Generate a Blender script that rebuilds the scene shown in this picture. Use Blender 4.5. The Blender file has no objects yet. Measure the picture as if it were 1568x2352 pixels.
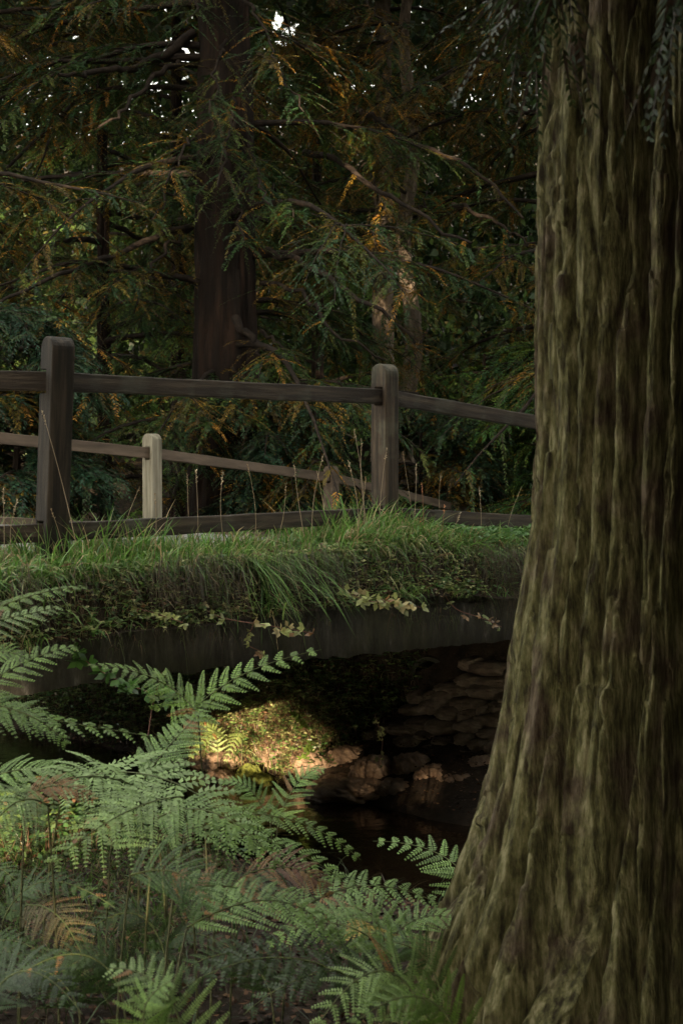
import bpy, bmesh, math, random
import numpy as np
from mathutils import Vector
R = math.radians
rng = np.random.default_rng(7)
random.seed(7)
C = bpy.context.scene.collection
F = 3267.0            # focal length in units of the 1568 px wide measuring grid
CZ = 2.5              # camera height over the water level (z = 0)
PITCH = (1176-1020)/F

def P(u, v, D):
    """point seen at (u, v) at distance y = D"""
    x = (u-784)/F; y = -(v-1176)/F
    c, s = math.cos(PITCH), math.sin(PITCH)
    d = np.array([x, c+y*s, -s+y*c])
    return d*(D/d[1]) + np.array([0, 0, CZ])

# ---------------------------------------------------------------- materials
def mat(name):
    m = bpy.data.materials.new(name); m.use_nodes = True
    nt = m.node_tree; nt.nodes.clear()
    out = nt.nodes.new('ShaderNodeOutputMaterial')
    return m, nt, out
def N(nt, t, **kw):
    n = nt.nodes.new(t)
    for k, v in kw.items():
        if k.startswith('i_'):
            n.inputs[k[2:].replace('_', ' ')].default_value = v
        else: setattr(n, k, v)
    return n
def ramp(nt, fac, stops):
    n = nt.nodes.new('ShaderNodeValToRGB')
    e = n.color_ramp.elements
    while len(e) < len(stops): e.new(0.5)
    for k, (p, c) in enumerate(stops):
        e[k].position = p; e[k].color = (*c, 1)
    nt.links.new(fac, n.inputs[0]); return n
def leaf_mat(name, rough=.5, trans=.3, spec=.4):
    m, nt, out = mat(name)
    at = N(nt, 'ShaderNodeAttribute', attribute_name='Col')
    b = N(nt, 'ShaderNodeBsdfPrincipled'); b.inputs['Roughness'].default_value = rough
    b.inputs['Specular IOR Level'].default_value = spec
    nt.links.new(at.outputs['Color'], b.inputs['Base Color'])
    tr = N(nt, 'ShaderNodeBsdfTranslucent'); nt.links.new(at.outputs['Color'], tr.inputs['Color'])
    mx = N(nt, 'ShaderNodeMixShader'); mx.inputs[0].default_value = trans
    nt.links.new(b.outputs[0], mx.inputs[1]); nt.links.new(tr.outputs[0], mx.inputs[2])
    nt.links.new(mx.outputs[0], out.inputs[0]); return m
def noise_mat(name, stops, scale=(1, 1, 1), ns=5, detail=6, rough=.8, spec=.3, bump=.4, bdist=.01, bscale=None, stops2=None, s2=1.5, f2=(.45, .6)):
    m, nt, out = mat(name)
    tc = N(nt, 'ShaderNodeTexCoord'); mp = N(nt, 'ShaderNodeMapping')
    mp.inputs['Scale'].default_value = scale
    nt.links.new(tc.outputs['Object'], mp.inputs[0])
    n1 = N(nt, 'ShaderNodeTexNoise', i_Scale=ns, i_Detail=detail, i_Roughness=.65)
    nt.links.new(mp.outputs[0], n1.inputs[0])
    col = ramp(nt, n1.outputs[0], stops).outputs[0]
    if stops2:
        n2 = N(nt, 'ShaderNodeTexNoise', i_Scale=s2, i_Detail=5, i_Roughness=.6)
        nt.links.new(tc.outputs['Object'], n2.inputs[0])
        c2 = ramp(nt, n1.outputs[0], stops2)
        f = ramp(nt, n2.outputs[0], [(f2[0], (0, 0, 0)), (f2[1], (1, 1, 1))])
        mx = N(nt, 'ShaderNodeMix', data_type='RGBA')
        nt.links.new(f.outputs[0], mx.inputs[0]); nt.links.new(col, mx.inputs[6]); nt.links.new(c2.outputs[0], mx.inputs[7])
        col = mx.outputs[2]
    b = N(nt, 'ShaderNodeBsdfPrincipled'); b.inputs['Roughness'].default_value = rough
    b.inputs['Specular IOR Level'].default_value = spec
    nt.links.new(col, b.inputs['Base Color'])
    nb = N(nt, 'ShaderNodeTexNoise', i_Scale=bscale or ns*2, i_Detail=8, i_Roughness=.7)
    nt.links.new(mp.outputs[0], nb.inputs[0])
    bp = N(nt, 'ShaderNodeBump', i_Strength=bump, i_Distance=bdist)
    nt.links.new(nb.outputs[0], bp.inputs['Height']); nt.links.new(bp.outputs[0], b.inputs['Normal'])
    nt.links.new(b.outputs[0], out.inputs[0]); return m

M = {}
M['leaf'] = leaf_mat('conifer_foliage', .5, .32, .3)
M['fern'] = leaf_mat('fern_leaf', .5, .2, .4)
M['grass'] = leaf_mat('grass_blade', .42, .35, .5)
M['litter'] = leaf_mat('leaf_litter', .7, .1, .3)
M['stem'] = leaf_mat('stem', .5, .05, .5)
M['bark_big'] = noise_mat('mossy_bark', [(.36, (.036, .028, .015)), (.45, (.092, .086, .038)), (.54, (.185, .172, .078)), (.64, (.34, .305, .18))],
                          (1, 1, .24), 40, 12, .88, .2, 1.0, .022, 95,
                          [(.36, (.045, .026, .017)), (.5, (.10, .075, .05)), (.64, (.20, .155, .11))], 5, (.5, .64))
M['bark_red'] = noise_mat('redwood_bark', [(.3, (.007, .005, .004)), (.5, (.015, .009, .0065)), (.7, (.038, .020, .013))], (1, 1, .12), 9, 7, .85, .2, .8, .03, 22)
M['twig'] = noise_mat('dark_branch_bark', [(.3, (.008, .006, .005)), (.5, (.018, .012, .009)), (.7, (.04, .028, .02))], (1, 1, 1), 9, 5, .85, .2, .5, .01, 30)
M['bark_grey'] = noise_mat('grey_bark', [(.3, (.05, .038, .028)), (.5, (.11, .085, .065)), (.7, (.22, .17, .13))], (1, 1, .35), 9, 7, .85, .2, .9, .03, 18)
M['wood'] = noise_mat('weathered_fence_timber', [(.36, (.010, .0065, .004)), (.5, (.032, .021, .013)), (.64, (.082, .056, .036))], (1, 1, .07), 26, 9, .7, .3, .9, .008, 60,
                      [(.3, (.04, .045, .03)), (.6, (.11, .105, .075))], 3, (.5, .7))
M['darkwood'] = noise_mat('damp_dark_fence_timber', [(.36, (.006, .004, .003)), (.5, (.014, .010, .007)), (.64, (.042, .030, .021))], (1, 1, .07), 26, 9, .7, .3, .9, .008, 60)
M['rail'] = noise_mat('weathered_rail_timber', [(.34, (.018, .013, .010)), (.5, (.036, .026, .020)), (.66, (.085, .063, .046))], (.06, 1, 1), 26, 9, .7, .3, .9, .008, 60,
                      [(.3, (.04, .04, .03)), (.6, (.09, .085, .07))], 3, (.52, .7))
M['railfar'] = noise_mat('red_brown_rail_timber', [(.3, (.055, .038, .027)), (.5, (.09, .064, .046)), (.72, (.14, .10, .073))], (.12, 1, 1), 16, 7, .7, .35, .5, .006, 44)
M['palewood'] = noise_mat('pale_post_timber', [(.36, (.10, .088, .065)), (.5, (.18, .16, .12)), (.66, (.27, .245, .19))], (1, 1, .07), 22, 7, .75, .3, .5, .005, 40)
M['concrete'] = noise_mat('stained_concrete', [(.3, (.035, .033, .027)), (.48, (.045, .042, .034)), (.6, (.075, .07, .06)), (.72, (.26, .25, .23))], (1, 1, .35), 9, 10, .88, .25, 1.0, .018, 26,
                          [(.3, (.028, .03, .018)), (.6, (.065, .062, .04))], 2, (.45, .6))
M['stone'] = noise_mat('wall_stone', [(.3, (.05, .036, .024)), (.5, (.12, .088, .06)), (.7, (.22, .172, .12))], (1, 1, 1), 6, 9, .8, .35, .8, .012, 40)
M['rock'] = noise_mat('wet_rock', [(.3, (.07, .045, .03)), (.5, (.20, .13, .085)), (.7, (.38, .26, .17))], (1, 1, 1), 9, 9, .45, .5, 1.0, .018, 38)
M['moss'] = noise_mat('mossy_rock', [(.3, (.05, .04, .015)), (.45, (.13, .15, .03)), (.65, (.26, .28, .05))], (1, 1, 1), 20, 9, .8, .3, 1.0, .02, 60)
M['soil'] = noise_mat('forest_soil', [(.3, (.010, .007, .005)), (.5, (.024, .016, .010)), (.7, (.05, .034, .02))], (1, 1, 1), 8, 9, .9, .2, .8, .03, 22)
M['road'] = noise_mat('road_surface', [(.3, (.09, .085, .08)), (.5, (.14, .135, .13)), (.7, (.22, .21, .2))], (1, 1, 1), 10, 9, .85, .3, .4, .006, 60)
def water_mat():
    m, nt, out = mat('stream_water')
    b = N(nt, 'ShaderNodeBsdfPrincipled'); b.inputs['Roughness'].default_value = .04
    b.inputs['Base Color'].default_value = (.012, .007, .004, 1); b.inputs['IOR'].default_value = 1.33
    tc = N(nt, 'ShaderNodeTexCoord')
    n = N(nt, 'ShaderNodeTexNoise', i_Scale=7, i_Detail=4); nt.links.new(tc.outputs['Object'], n.inputs[0])
    bp = N(nt, 'ShaderNodeBump', i_Strength=.25, i_Distance=.02)
    nt.links.new(n.outputs[0], bp.inputs['Height']); nt.links.new(bp.outputs[0], b.inputs['Normal'])
    nt.links.new(b.outputs[0], out.inputs[0]); return m
M['water'] = water_mat()

# ---------------------------------------------------------------- mesh helpers
def link(o, parent=None):
    C.objects.link(o)
    if parent: o.parent = parent
    return o
def mesh_np(name, V, Fc, m, parent=None, col=None, smooth=False, loc=None):
    """V (n,3), Fc (k,4) or (k,3) ints; col per vertex (n,3)"""
    V = np.asarray(V, np.float64); Fc = np.asarray(Fc, np.int32)
    if loc is not None: V = V-np.asarray(loc)
    k = Fc.shape[1]
    me = bpy.data.meshes.new(name)
    me.vertices.add(len(V)); me.vertices.foreach_set('co', V.astype(np.float32).ravel())
    me.loops.add(Fc.size); me.loops.foreach_set('vertex_index', Fc.ravel())
    me.polygons.add(len(Fc)); me.polygons.foreach_set('loop_start', np.arange(0, Fc.size, k, dtype=np.int32))
    me.polygons.foreach_set('loop_total', np.full(len(Fc), k, np.int32))
    if smooth: me.polygons.foreach_set('use_smooth', np.ones(len(Fc), bool))
    if col is not None:
        a = me.color_attributes.new('Col', 'FLOAT_COLOR', 'POINT')
        c4 = np.ones((len(V), 4), np.float32); c4[:, :3] = col
        a.data.foreach_set('color', c4.ravel())
    me.update(); me.validate()
    if m: me.materials.append(m)
    o = bpy.data.objects.new(name, me)
    if loc is not None and parent is None: o.location = loc
    return link(o, parent)
class Soup:
    """collects vertices and quads with colours"""
    def __init__(s): s.V = []; s.F = []; s.c = []; s.n = 0
    def add(s, V, Fc, col):
        V = np.asarray(V, float).reshape(-1, 3); Fc = np.asarray(Fc)
        s.V.append(V); s.F.append(Fc+s.n); s.n += len(V)
        col = np.asarray(col, float)
        if col.ndim == 1: col = np.tile(col, (len(V), 1))
        s.c.append(col)
    def kites(s, p, d, nrm, L, w, col, mid=.42, fold=.0):
        """p base (n,3), d direction, nrm surface normal, L length, w full width, col (n,3)"""
        n = len(p)
        if n == 0: return
        d = unit(d); sd = unit(np.cross(d, nrm)); nn = np.cross(sd, d)
        L = np.broadcast_to(np.asarray(L, float), (n,))[:, None]; w = np.broadcast_to(np.asarray(w, float), (n,))[:, None]
        m_ = p+d*L*mid
        V = np.stack([p, m_+sd*w*.5-nn*w*fold, p+d*L, m_-sd*w*.5-nn*w*fold], 1).reshape(-1, 3)
        s.add(V, np.arange(4*n).reshape(-1, 4), np.repeat(np.broadcast_to(col, (n, 3)), 4, 0))
    def tube(s, pts, rad, sides=6, col=(.1, .08, .05)):
        pts = np.asarray(pts, float); n = len(pts); rad = np.broadcast_to(rad, (n,))
        t = unit(np.gradient(pts, axis=0))
        ref = np.array([0, 0, 1.]) if abs(t[:, 2]).mean() < .8 else np.array([1., 0, 0])
        a = unit(np.cross(t, ref)); b = np.cross(t, a)
        th = np.arange(sides)*2*np.pi/sides
        V = pts[:, None]+rad[:, None, None]*(a[:, None]*np.cos(th)[None, :, None]+b[:, None]*np.sin(th)[None, :, None])
        i, j = np.meshgrid(np.arange(n-1), np.arange(sides), indexing='ij'); j2 = (j+1) % sides
        Fc = np.stack([i*sides+j, i*sides+j2, (i+1)*sides+j2, (i+1)*sides+j], -1).reshape(-1, 4)
        s.add(V, Fc, col)
    def build(s, name, m, parent=None, smooth=False, loc=None):
        return mesh_np(name, np.concatenate(s.V), np.concatenate(s.F), m, parent, np.concatenate(s.c), smooth, loc)
def unit(a):
    a = np.asarray(a, float); return a/(np.linalg.norm(a, axis=-1, keepdims=True)+1e-12)
def randu(n): return unit(rng.normal(size=(n, 3)))
def empty(name, loc=(0, 0, 0)):
    o = bpy.data.objects.new(name, None); o.location = loc; o.empty_display_size = .1; return link(o)
def tag(o, label=None, cat=None, group=None, kind=None):
    if label: o['label'] = label
    if cat: o['category'] = cat
    if group: o['group'] = group
    if kind: o['kind'] = kind
    return o
def child_fix(parent):
    """children were built in world coordinates: move them into the frame of their parent"""
    from mathutils import Matrix
    T = Matrix.Translation(-parent.location)
    for ch in list(parent.children):
        ch.data.transform(T)
        for g in ch.children: g.data.transform(T)
# numpy value noise
def _h(*k):
    x = np.zeros_like(k[0], dtype=np.int64)
    for a, pr in zip(k, (73856093, 19349663, 83492791)): x = x ^ (a.astype(np.int64)*pr)
    x = (x ^ (x >> 13))*1274126177 & 0x7fffffff
    x = (x ^ (x >> 16))*668265263 & 0x7fffffff
    return ((x ^ (x >> 15)) & 0xffff)/65535.0
def vn2(x, y, seed=0):
    xi, yi = np.floor(x), np.floor(y); fx, fy = x-xi, y-yi
    fx = fx*fx*(3-2*fx); fy = fy*fy*(3-2*fy)
    xi = xi+seed*131; z = np.full_like(xi, seed)
    a = _h(xi, yi, z); b = _h(xi+1, yi, z); c = _h(xi, yi+1, z); d = _h(xi+1, yi+1, z)
    return (a*(1-fx)+b*fx)*(1-fy)+(c*(1-fx)+d*fx)*fy
def fbm(x, y, seed=0, o=4):
    r = 0; a = .5; t = 0
    for k in range(o): r = r+a*vn2(x*2**k, y*2**k, seed+k); t += a; a *= .5
    return r/t
def vor(x, y, seed=0):
    xi, yi = np.floor(x), np.floor(y); d1 = np.full_like(x, 9.); d2 = d1.copy(); cid = np.zeros_like(x)
    for i in (-1, 0, 1):
        for j in (-1, 0, 1):
            cx, cy = xi+i, yi+j; s = np.full_like(x, seed)
            px = cx+.5+.8*(_h(cx, cy, s)-.5); py = cy+_h(cx+57, cy, s+3)
            d = np.hypot(px-x, (py-y))
            m1 = d < d1
            d2 = np.where(m1, d1, np.minimum(d2, d)); cid = np.where(m1, _h(cx, cy, s+9), cid); d1 = np.where(m1, d, d1)
    return d1, d2, cid
def sstep(x, a, b):
    t = np.clip((x-a)/(b-a), 0, 1); return t*t*(3-2*t)
def col_mix(n, cols, w, var=.25):
    cols = np.array(cols, float); k = rng.choice(len(cols), n, p=np.array(w)/sum(w))
    return cols[k]*(1+var*rng.normal(size=(n, 1))).clip(.4, 1.8)

# ---------------------------------------------------------------- frame of the bridge: a along it, b across it (away from the camera)
O = np.array([-1.4, 7.2]); E = np.array([.643, .766]); NB = np.array([-.766, .643])
def AB(a, b):
    a = np.asarray(a, float); b = np.asarray(b, float)
    return O[0]+a*E[0]+b*NB[0], O[1]+a*E[1]+b*NB[1]
def toab(x, y): return (x-O[0])*E[0]+(y-O[1])*E[1], (x-O[0])*NB[0]+(y-O[1])*NB[1]
def AB3(a, b, z): x, y = AB(a, b); return np.stack([x, y, np.broadcast_to(z, np.shape(x))], -1)
def zr(a): return np.interp(a, [-14, 0, 2.6, 4.5, 5.5, 8, 11.5, 20, 60], [1.95, 1.86, 1.82, 1.63, 1.45, 1.1, .6, .3, .3])
def soff(a): return np.interp(a, [-3.2, .45, 3.6, 7], [1.42, 1.33, 1.165, 1.0])
def ground(x, y):
    a, b = toab(x, y)
    a = a+.35*(fbm(b*.6, b*.1, 3)-.5)+.15*(fbm(x*2, y*2, 5)-.5)
    near = np.interp(a, [-12, -3, -.6, .3, 1.0, 1.45, 1.9], [.95, .88, .70, .48, .12, -.12, -.6])
    far = np.interp(a, [2.2, 2.9, 3.15, 3.7, 4.4, 5.0, 6.0, 7], [-.6, -.1, .10, .40, .72, .95, 1.2, 1.3])
    farw = np.interp(a, [2.2, 2.9, 3.15, 4.3, 5.0, 6.0, 7], [-.6, -.1, .08, .48, .8, 1.15, 1.3])
    wb = sstep(b, 1.15, 1.9); far = farw*(1-wb)+far*wb
    base = np.where(a < 2.0, near, far)
    w1 = sstep(b, -1.5, -.5)*(1-sstep(a, -3.3, -2.5))+0*b
    w2 = sstep(b, -1.6, -.3)*sstep(a, 4.2, 5.2)
    w = np.maximum(w1, w2)
    z = base*(1-w)+(zr(a)-.06)*w
    z = z+np.clip(y-34, 0, 60)*.42*(.8+.4*fbm(x*.05+9, y*.05, 12))
    return z+.10*(fbm(x*1.3, y*1.3, 8)-.5)*(1-w*.7)+.05*(fbm(x*5, y*5, 9)-.5)
def grid_mesh(name, xs, ys, fn, m, **kw):
    X, Y = np.meshgrid(xs, ys, indexing='ij'); Z = fn(X, Y)
    nx, ny = X.shape; i, j = np.meshgrid(np.arange(nx-1), np.arange(ny-1), indexing='ij')
    Fc = np.stack([i*ny+j, (i+1)*ny+j, (i+1)*ny+j+1, i*ny+j+1], -1).reshape(-1, 4)
    return mesh_np(name, np.stack([X, Y, Z], -1).reshape(-1, 3), Fc, m, smooth=True, **kw)
gx = np.concatenate([np.linspace(-400, -14, 14), np.linspace(-12, 12, 241), np.linspace(14, 400, 14)])
gy = np.concatenate([np.linspace(-300, -14, 14), np.linspace(-12, 26, 381), np.linspace(28, 500, 20)])
g = grid_mesh('ground', gx, gy, ground, M['soil']); tag(g, kind='structure')
# water
w = mesh_np('stream_water', [AB3(.2, -40, 0), AB3(4.4, -40, 0), AB3(4.4, 40, 0), AB3(.2, 40, 0)], [[0, 1, 2, 3]], M['water']); tag(w, kind='structure')
# road
aa = np.linspace(-40, 60, 201); bb = np.linspace(.55, 4.15, 9)
A_, B_ = np.meshgrid(aa, bb, indexing='ij'); X, Y = AB(A_, B_); Z = zr(A_)+.03*(1-((B_-2.3)/1.9)**2)+.012
i, j = np.meshgrid(np.arange(200), np.arange(8), indexing='ij')
rd = mesh_np('road', np.stack([X, Y, Z], -1).reshape(-1, 3), np.stack([i*9+j, (i+1)*9+j, (i+1)*9+j+1, i*9+j+1], -1).reshape(-1, 4), M['road'], smooth=True); tag(rd, kind='structure')

# ---------------------------------------------------------------- bridge
def ab_box(soup, a0, a1, b0, b1, zb, zt, na=16, rough=0):
    """long box along a, its top and bottom following functions of a"""
    a = np.linspace(a0, a1, na); V = []
    for b, zf in ((b0, zb), (b1, zb), (b1, zt), (b0, zt)): V.append(AB3(a, np.full(na, b), zf(a)))
    V = np.stack(V, 1)
    if rough: V = V+rng.normal(size=V.shape)*rough
    V = V.reshape(-1, 3); F_ = []
    for i in range(na-1):
        for k in range(4): F_.append([i*4+k, (i+1)*4+k, (i+1)*4+(k+1) % 4, i*4+(k+1) % 4])
    F_ += [[3, 2, 1, 0], [(na-1)*4+k for k in range(4)]]
    soup.add(V, F_, (.1, .1, .1))
bro = AB3(0, 0, 0); br = empty('bridge', bro)
tag(br, 'low dark concrete road bridge over the stream with grass on its edge', 'bridge')
s = Soup(); ab_box(s, -3.2, 6.6, -.42, -.02, soff, lambda a: soff(a)+.27, 160, .007); s.build('edge_beam', M['concrete'], br)
s = Soup(); ab_box(s, -3.2, 6.6, -.38, 4.9, lambda a: soff(a)+.272, lambda a: zr(a)-.01, 60, .003); s.build('deck_slab', M['concrete'], br)
s = Soup()
for b0 in (1.0, 2.3, 3.6): ab_box(s, -1.6, 6.6, b0, b0+.25, lambda a: soff(a)+.06, lambda a: soff(a)+.27, 10)
s.build('cross_beam', M['concrete'], br)
s = Soup(); ab_box(s, -1.6, 6.6, 4.62, 4.86, soff, lambda a: soff(a)+.269, 20, .003); s.build('edge_beam', M['concrete'], br)
s = Soup(); ab_box(s, 4.75, 5.1, -.25, 4.6, lambda a: a*0+.2, lambda a: soff(a)+.05, 2); s.build('abutment', M['concrete'], br)
s = Soup(); ab_box(s, -2.5, -2.1, -.1, 4.6, lambda a: a*0+.1, lambda a: soff(a)+.05, 2); s.build('abutment', M['concrete'], br)
# drain pipe mouth on the far abutment
s = Soup(); c0 = AB3(4.45, 1.0, .66); c1 = AB3(4.9, 1.15, .68)
s.tube([c0, c1], .15, 20); s.tube([c1, c0], .115, 20)
n0 = len(s.V[0]); ring = np.concatenate([s.V[0][:20], s.V[1][20:]])
s.add(ring, [[k, (k+1) % 20, 20+(-(k+1)) % 20, 20+(-k) % 20] for k in range(20)], (.1, .1, .1))
s.build('drain_pipe', M['concrete'], br)
child_fix(br)

# earth verge with rounded, irregular lip on the deck edge
def verge_z(a, b):
    m = .12*np.exp(-((a-2.5)/.7)**2)+.12*np.exp(-((a-4.2)/.8)**2)-.02
    lip = 1-sstep(-b, .30, .50)
    x, y = AB(a, b)
    return zr(a)+.0+m*np.exp(-((b+.05)/.42)**2)*lip-.27*sstep(-b, .38, .54)+.06*(fbm(a*3, b*4, 21)-.5)
aa = np.linspace(-6, 9, 260); bb = np.linspace(-.55, .62, 32)
A_, B_ = np.meshgrid(aa, bb, indexing='ij')
Bw = B_+.08*(fbm(A_*2, A_*.3, 31)-.5)*(B_ < 0)
X, Y = AB(A_, Bw); Z = verge_z(A_, Bw)
i, j = np.meshgrid(np.arange(259), np.arange(31), indexing='ij')
vg = mesh_np('verge', np.stack([X, Y, Z], -1).reshape(-1, 3), np.stack([i*32+j, (i+1)*32+j, (i+1)*32+j+1, i*32+j+1], -1).reshape(-1, 4), M['soil'], smooth=True); tag(vg, kind='structure')

# ---------------------------------------------------------------- fences
def bevel_obj(o, w=.006, seg=2):
    md = o.modifiers.new('bevel', 'BEVEL'); md.width = w; md.segments = seg; md.limit_method = 'ANGLE'
def bake(o, cutters=()):
    for c in cutters:
        md = o.modifiers.new('cut', 'BOOLEAN'); md.operation = 'DIFFERENCE'; md.object = c; md.solver = 'EXACT'
    bevel_obj(o)
    dg = bpy.context.evaluated_depsgraph_get(); dg.update()
    me = bpy.data.meshes.new_from_object(o.evaluated_get(dg)); o.modifiers.clear(); old = o.data; o.data = me; bpy.data.meshes.remove(old)
    for c in cutters: bpy.data.objects.remove(c, do_unlink=True)
def frame_box(name, c0, c1, wid, hei, m, parent=None):
    """timber between two centre points, width across, height vertical; local x runs along it"""
    c0, c1 = np.array(c0), np.array(c1); L = np.linalg.norm(c1-c0); t = (c1-c0)/L
    n = 14; x = np.linspace(0, L, n); V = []
    wob = .004
    for sy, sz in ((-1, -1), (1, -1), (1, 1), (-1, 1)):
        V.append(np.stack([x, np.full(n, sy*wid/2), np.full(n, sz*hei/2)], 1)+rng.normal(size=(n, 3))*[0, wob*.5, wob*.5])
    V = np.stack(V, 1).reshape(-1, 3); F_ = []
    for i in range(n-1):
        for k in range(4): F_.append([i*4+k, (i+1)*4+k, (i+1)*4+(k+1) % 4, i*4+(k+1) % 4])
    bm = bmesh.new(); vs = [bm.verts.new(v) for v in V]
    for f in F_: bm.faces.new([vs[q] for q in f])
    bm.faces.new([vs[3], vs[2], vs[1], vs[0]]); bm.faces.new([vs[(n-1)*4+k] for k in range(4)])
    bmesh.ops.recalc_face_normals(bm, faces=bm.faces)
    me = bpy.data.meshes.new(name); bm.to_mesh(me); bm.free(); me.materials.append(m)
    o = bpy.data.objects.new(name, me); link(o)
    o.rotation_mode = 'QUATERNION'
    o.rotation_quaternion = Vector(t).to_track_quat('X', 'Z'); o.location = c0
    return o
def post(base, yaw, wid, dep, h, m, lean=(0, 0), slots=(), yaw2=None):
    """round-topped post: arch seen from the fence direction; slots = heights (local) of rail mortises"""
    prof = [(-dep/2, -.35), (-dep/2, h-dep/2)]
    for k in range(1, 12):
        th = math.pi-math.pi*k/12; prof.append((dep/2*math.cos(th), h-dep/2+dep/2*math.sin(th)))
    prof += [(dep/2, h-dep/2), (dep/2, -.35)]
    bm = bmesh.new()
    f = [bm.verts.new((-wid/2, p, q)) for p, q in prof]; bk = [bm.verts.new((wid/2, p, q)) for p, q in prof]
    n = len(prof)
    bm.faces.new(f); bm.faces.new(bk[::-1])
    for k in range(n): bm.faces.new([f[k], bk[k], bk[(k+1) % n], f[(k+1) % n]])
    bmesh.ops.recalc_face_normals(bm, faces=bm.faces)
    me = bpy.data.meshes.new('post'); bm.to_mesh(me); bm.free(); me.materials.append(m)
    o = bpy.data.objects.new('post', me); link(o); o.location = base; o.rotation_euler = (lean[0], lean[1], yaw)
    bpy.context.view_layer.update()
    cut = []
    for z, hh in slots:
        c = Vector(base)+Vector((0, 0, z))
        bmc = bmesh.new(); bmesh.ops.create_cube(bmc, size=1)
        for v in bmc.verts: v.co = (v.co.x*.5, v.co.y*.068, v.co.z*hh)
        mc = bpy.data.meshes.new('c'); bmc.to_mesh(mc); bmc.free(); co = bpy.data.objects.new('c', mc); link(co)
        co.location = c; co.rotation_euler = (0, 0, yaw); cut.append(co)
    if cut: bpy.context.view_layer.update()
    bake(o, cut)
    return o
def fence(name, label, pts, tops, lows, mats, rail_m, pw, ph, rail_h=.095, leans=None, low_skip=()):
    root = empty(name, (pts[0][0], pts[0][1], tops[0]-ph)); tag(root, label, 'fence')
    bpy.context.view_layer.update()
    n = len(pts); parts = []
    for k in range(n):
        d0 = np.array(pts[min(k+1, n-1)])-np.array(pts[max(k-1, 0)])
        yaw = math.atan2(d0[1], d0[0])
        top = tops[k]; base = (pts[k][0], pts[k][1], top-ph+0.)
        rt = RT[name][k]; rl = lows[k]
        parts.append(post(base, yaw, pw, pw, ph, mats[k], leans[k] if leans else (0, 0), [(rt-rail_h/2-base[2], rail_h+.022), (rl-rail_h/2-base[2], rail_h+.022)]))
    for k in range(n-1):
        for lv, hs in ((RT[name], 'top'), (lows, 'low')):
            p0 = np.array([*pts[k], lv[k]-rail_h/2]); p1 = np.array([*pts[k+1], lv[k+1]-rail_h/2])
            t = (p1-p0)/np.linalg.norm(p1-p0)
            o = frame_box('rail', p0+t*.012, p1-t*.012, .052, rail_h, rail_m); bake(o); parts.append(o)
    for o in parts:
        mw = o.matrix_world.copy(); bpy.context.view_layer.update(); mw = o.matrix_world.copy()
        o.parent = root; o.matrix_parent_inverse.identity(); o.matrix_basis = root.matrix_world.inverted() @ mw
    return root
RT = {'post_and_rail_fence': [2.86, 2.862, 2.852, 2.63, 2.2], 'roadside_fence': [2.73, 2.46, 2.165, 1.60, 1.1]}
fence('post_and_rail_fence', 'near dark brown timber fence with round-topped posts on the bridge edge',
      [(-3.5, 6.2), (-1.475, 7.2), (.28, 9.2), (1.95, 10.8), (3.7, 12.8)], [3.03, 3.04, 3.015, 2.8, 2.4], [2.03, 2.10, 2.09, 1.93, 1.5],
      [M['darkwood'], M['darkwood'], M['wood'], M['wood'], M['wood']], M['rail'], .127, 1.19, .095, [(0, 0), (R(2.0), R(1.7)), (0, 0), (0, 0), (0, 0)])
fence('roadside_fence', 'farther lower timber fence with a pale post across the road',
      [(-4.0, 11.2), (-1.82, 13.7), (-.12, 16.4), (1.89, 19.5), (4, 22.6)], [2.86, 2.60, 2.25, 1.70, 1.25], [2.0, 1.72, 1.42, .86, .4],
      [M['palewood'], M['palewood'], M['railfar'], M['railfar'], M['railfar']], M['railfar'], .135, 1.15, .10)

# ---------------------------------------------------------------- sun gaps
SUN_AZ = -12; SUN_EL = 10.5     # azimuth: 0 = straight behind the camera, negative = from the left
S = np.array([math.sin(R(SUN_AZ))*math.cos(R(SUN_EL)), -math.cos(R(SUN_AZ))*math.cos(R(SUN_EL)), math.sin(R(SUN_EL))])
GAPS = [(P(u_, v_, D_), .34) for u_, v_, D_ in ((470, 1690, 11.0), (540, 1740, 10.6), (600, 1725, 10.6), (530, 1680, 11.0), (450, 1725, 10.8), (500, 1765, 10.6), (560, 1768, 10.5), (625, 1765, 10.5), (560, 1710, 10.8), (650, 1705, 10.8), (500, 1705, 10.9), (600, 1660, 11.0))]+[(P(1005, 1785, 9.9), .13), (P(1060, 1775, 9.85), .12), (P(880, 1765, 10.1), .08), (P(730, 1690, 10.7), .14), (P(770, 1740, 10.4), .1),
        (P(930, 600, 23.8), .30), (P(925, 650, 23.8), .26)]
for u, v, D, r in ((60, 60, 15, .35), (245, 480, 17, .28), (280, 505, 17.5, .2), (440, 60, 15.5, .3), (505, 100, 15.5, .18), (545, 110, 15.5, .14), (740, 90, 20, .3), (700, 120, 19, .3), (960, 160, 18, .25),
                   (1000, 440, 20, .2), (740, 600, 19, .3), (1060, 360, 19, .3), (120, 40, 15, .35), (40, 560, 14, .2), (1130, 120, 18, .2), (1080, 860, 22, .2), (1190, 340, 19, .2), (800, 240, 19, .2), (980, 720, 21, .2), (1150, 560, 21, .15), (620, 300, 20, .2)):
    GAPS.append((P(u, v, D), r))
def in_gap(p, extra=.12):  # leaves removed along sun lines, opening light paths to chosen spots
    k = np.zeros(len(p), bool)
    for c, r in GAPS:
        q = p-c; t = q@S; d = np.linalg.norm(q-t[:, None]*S, axis=1)
        k |= (d < r+extra) & (t > .8)
    return k

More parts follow.
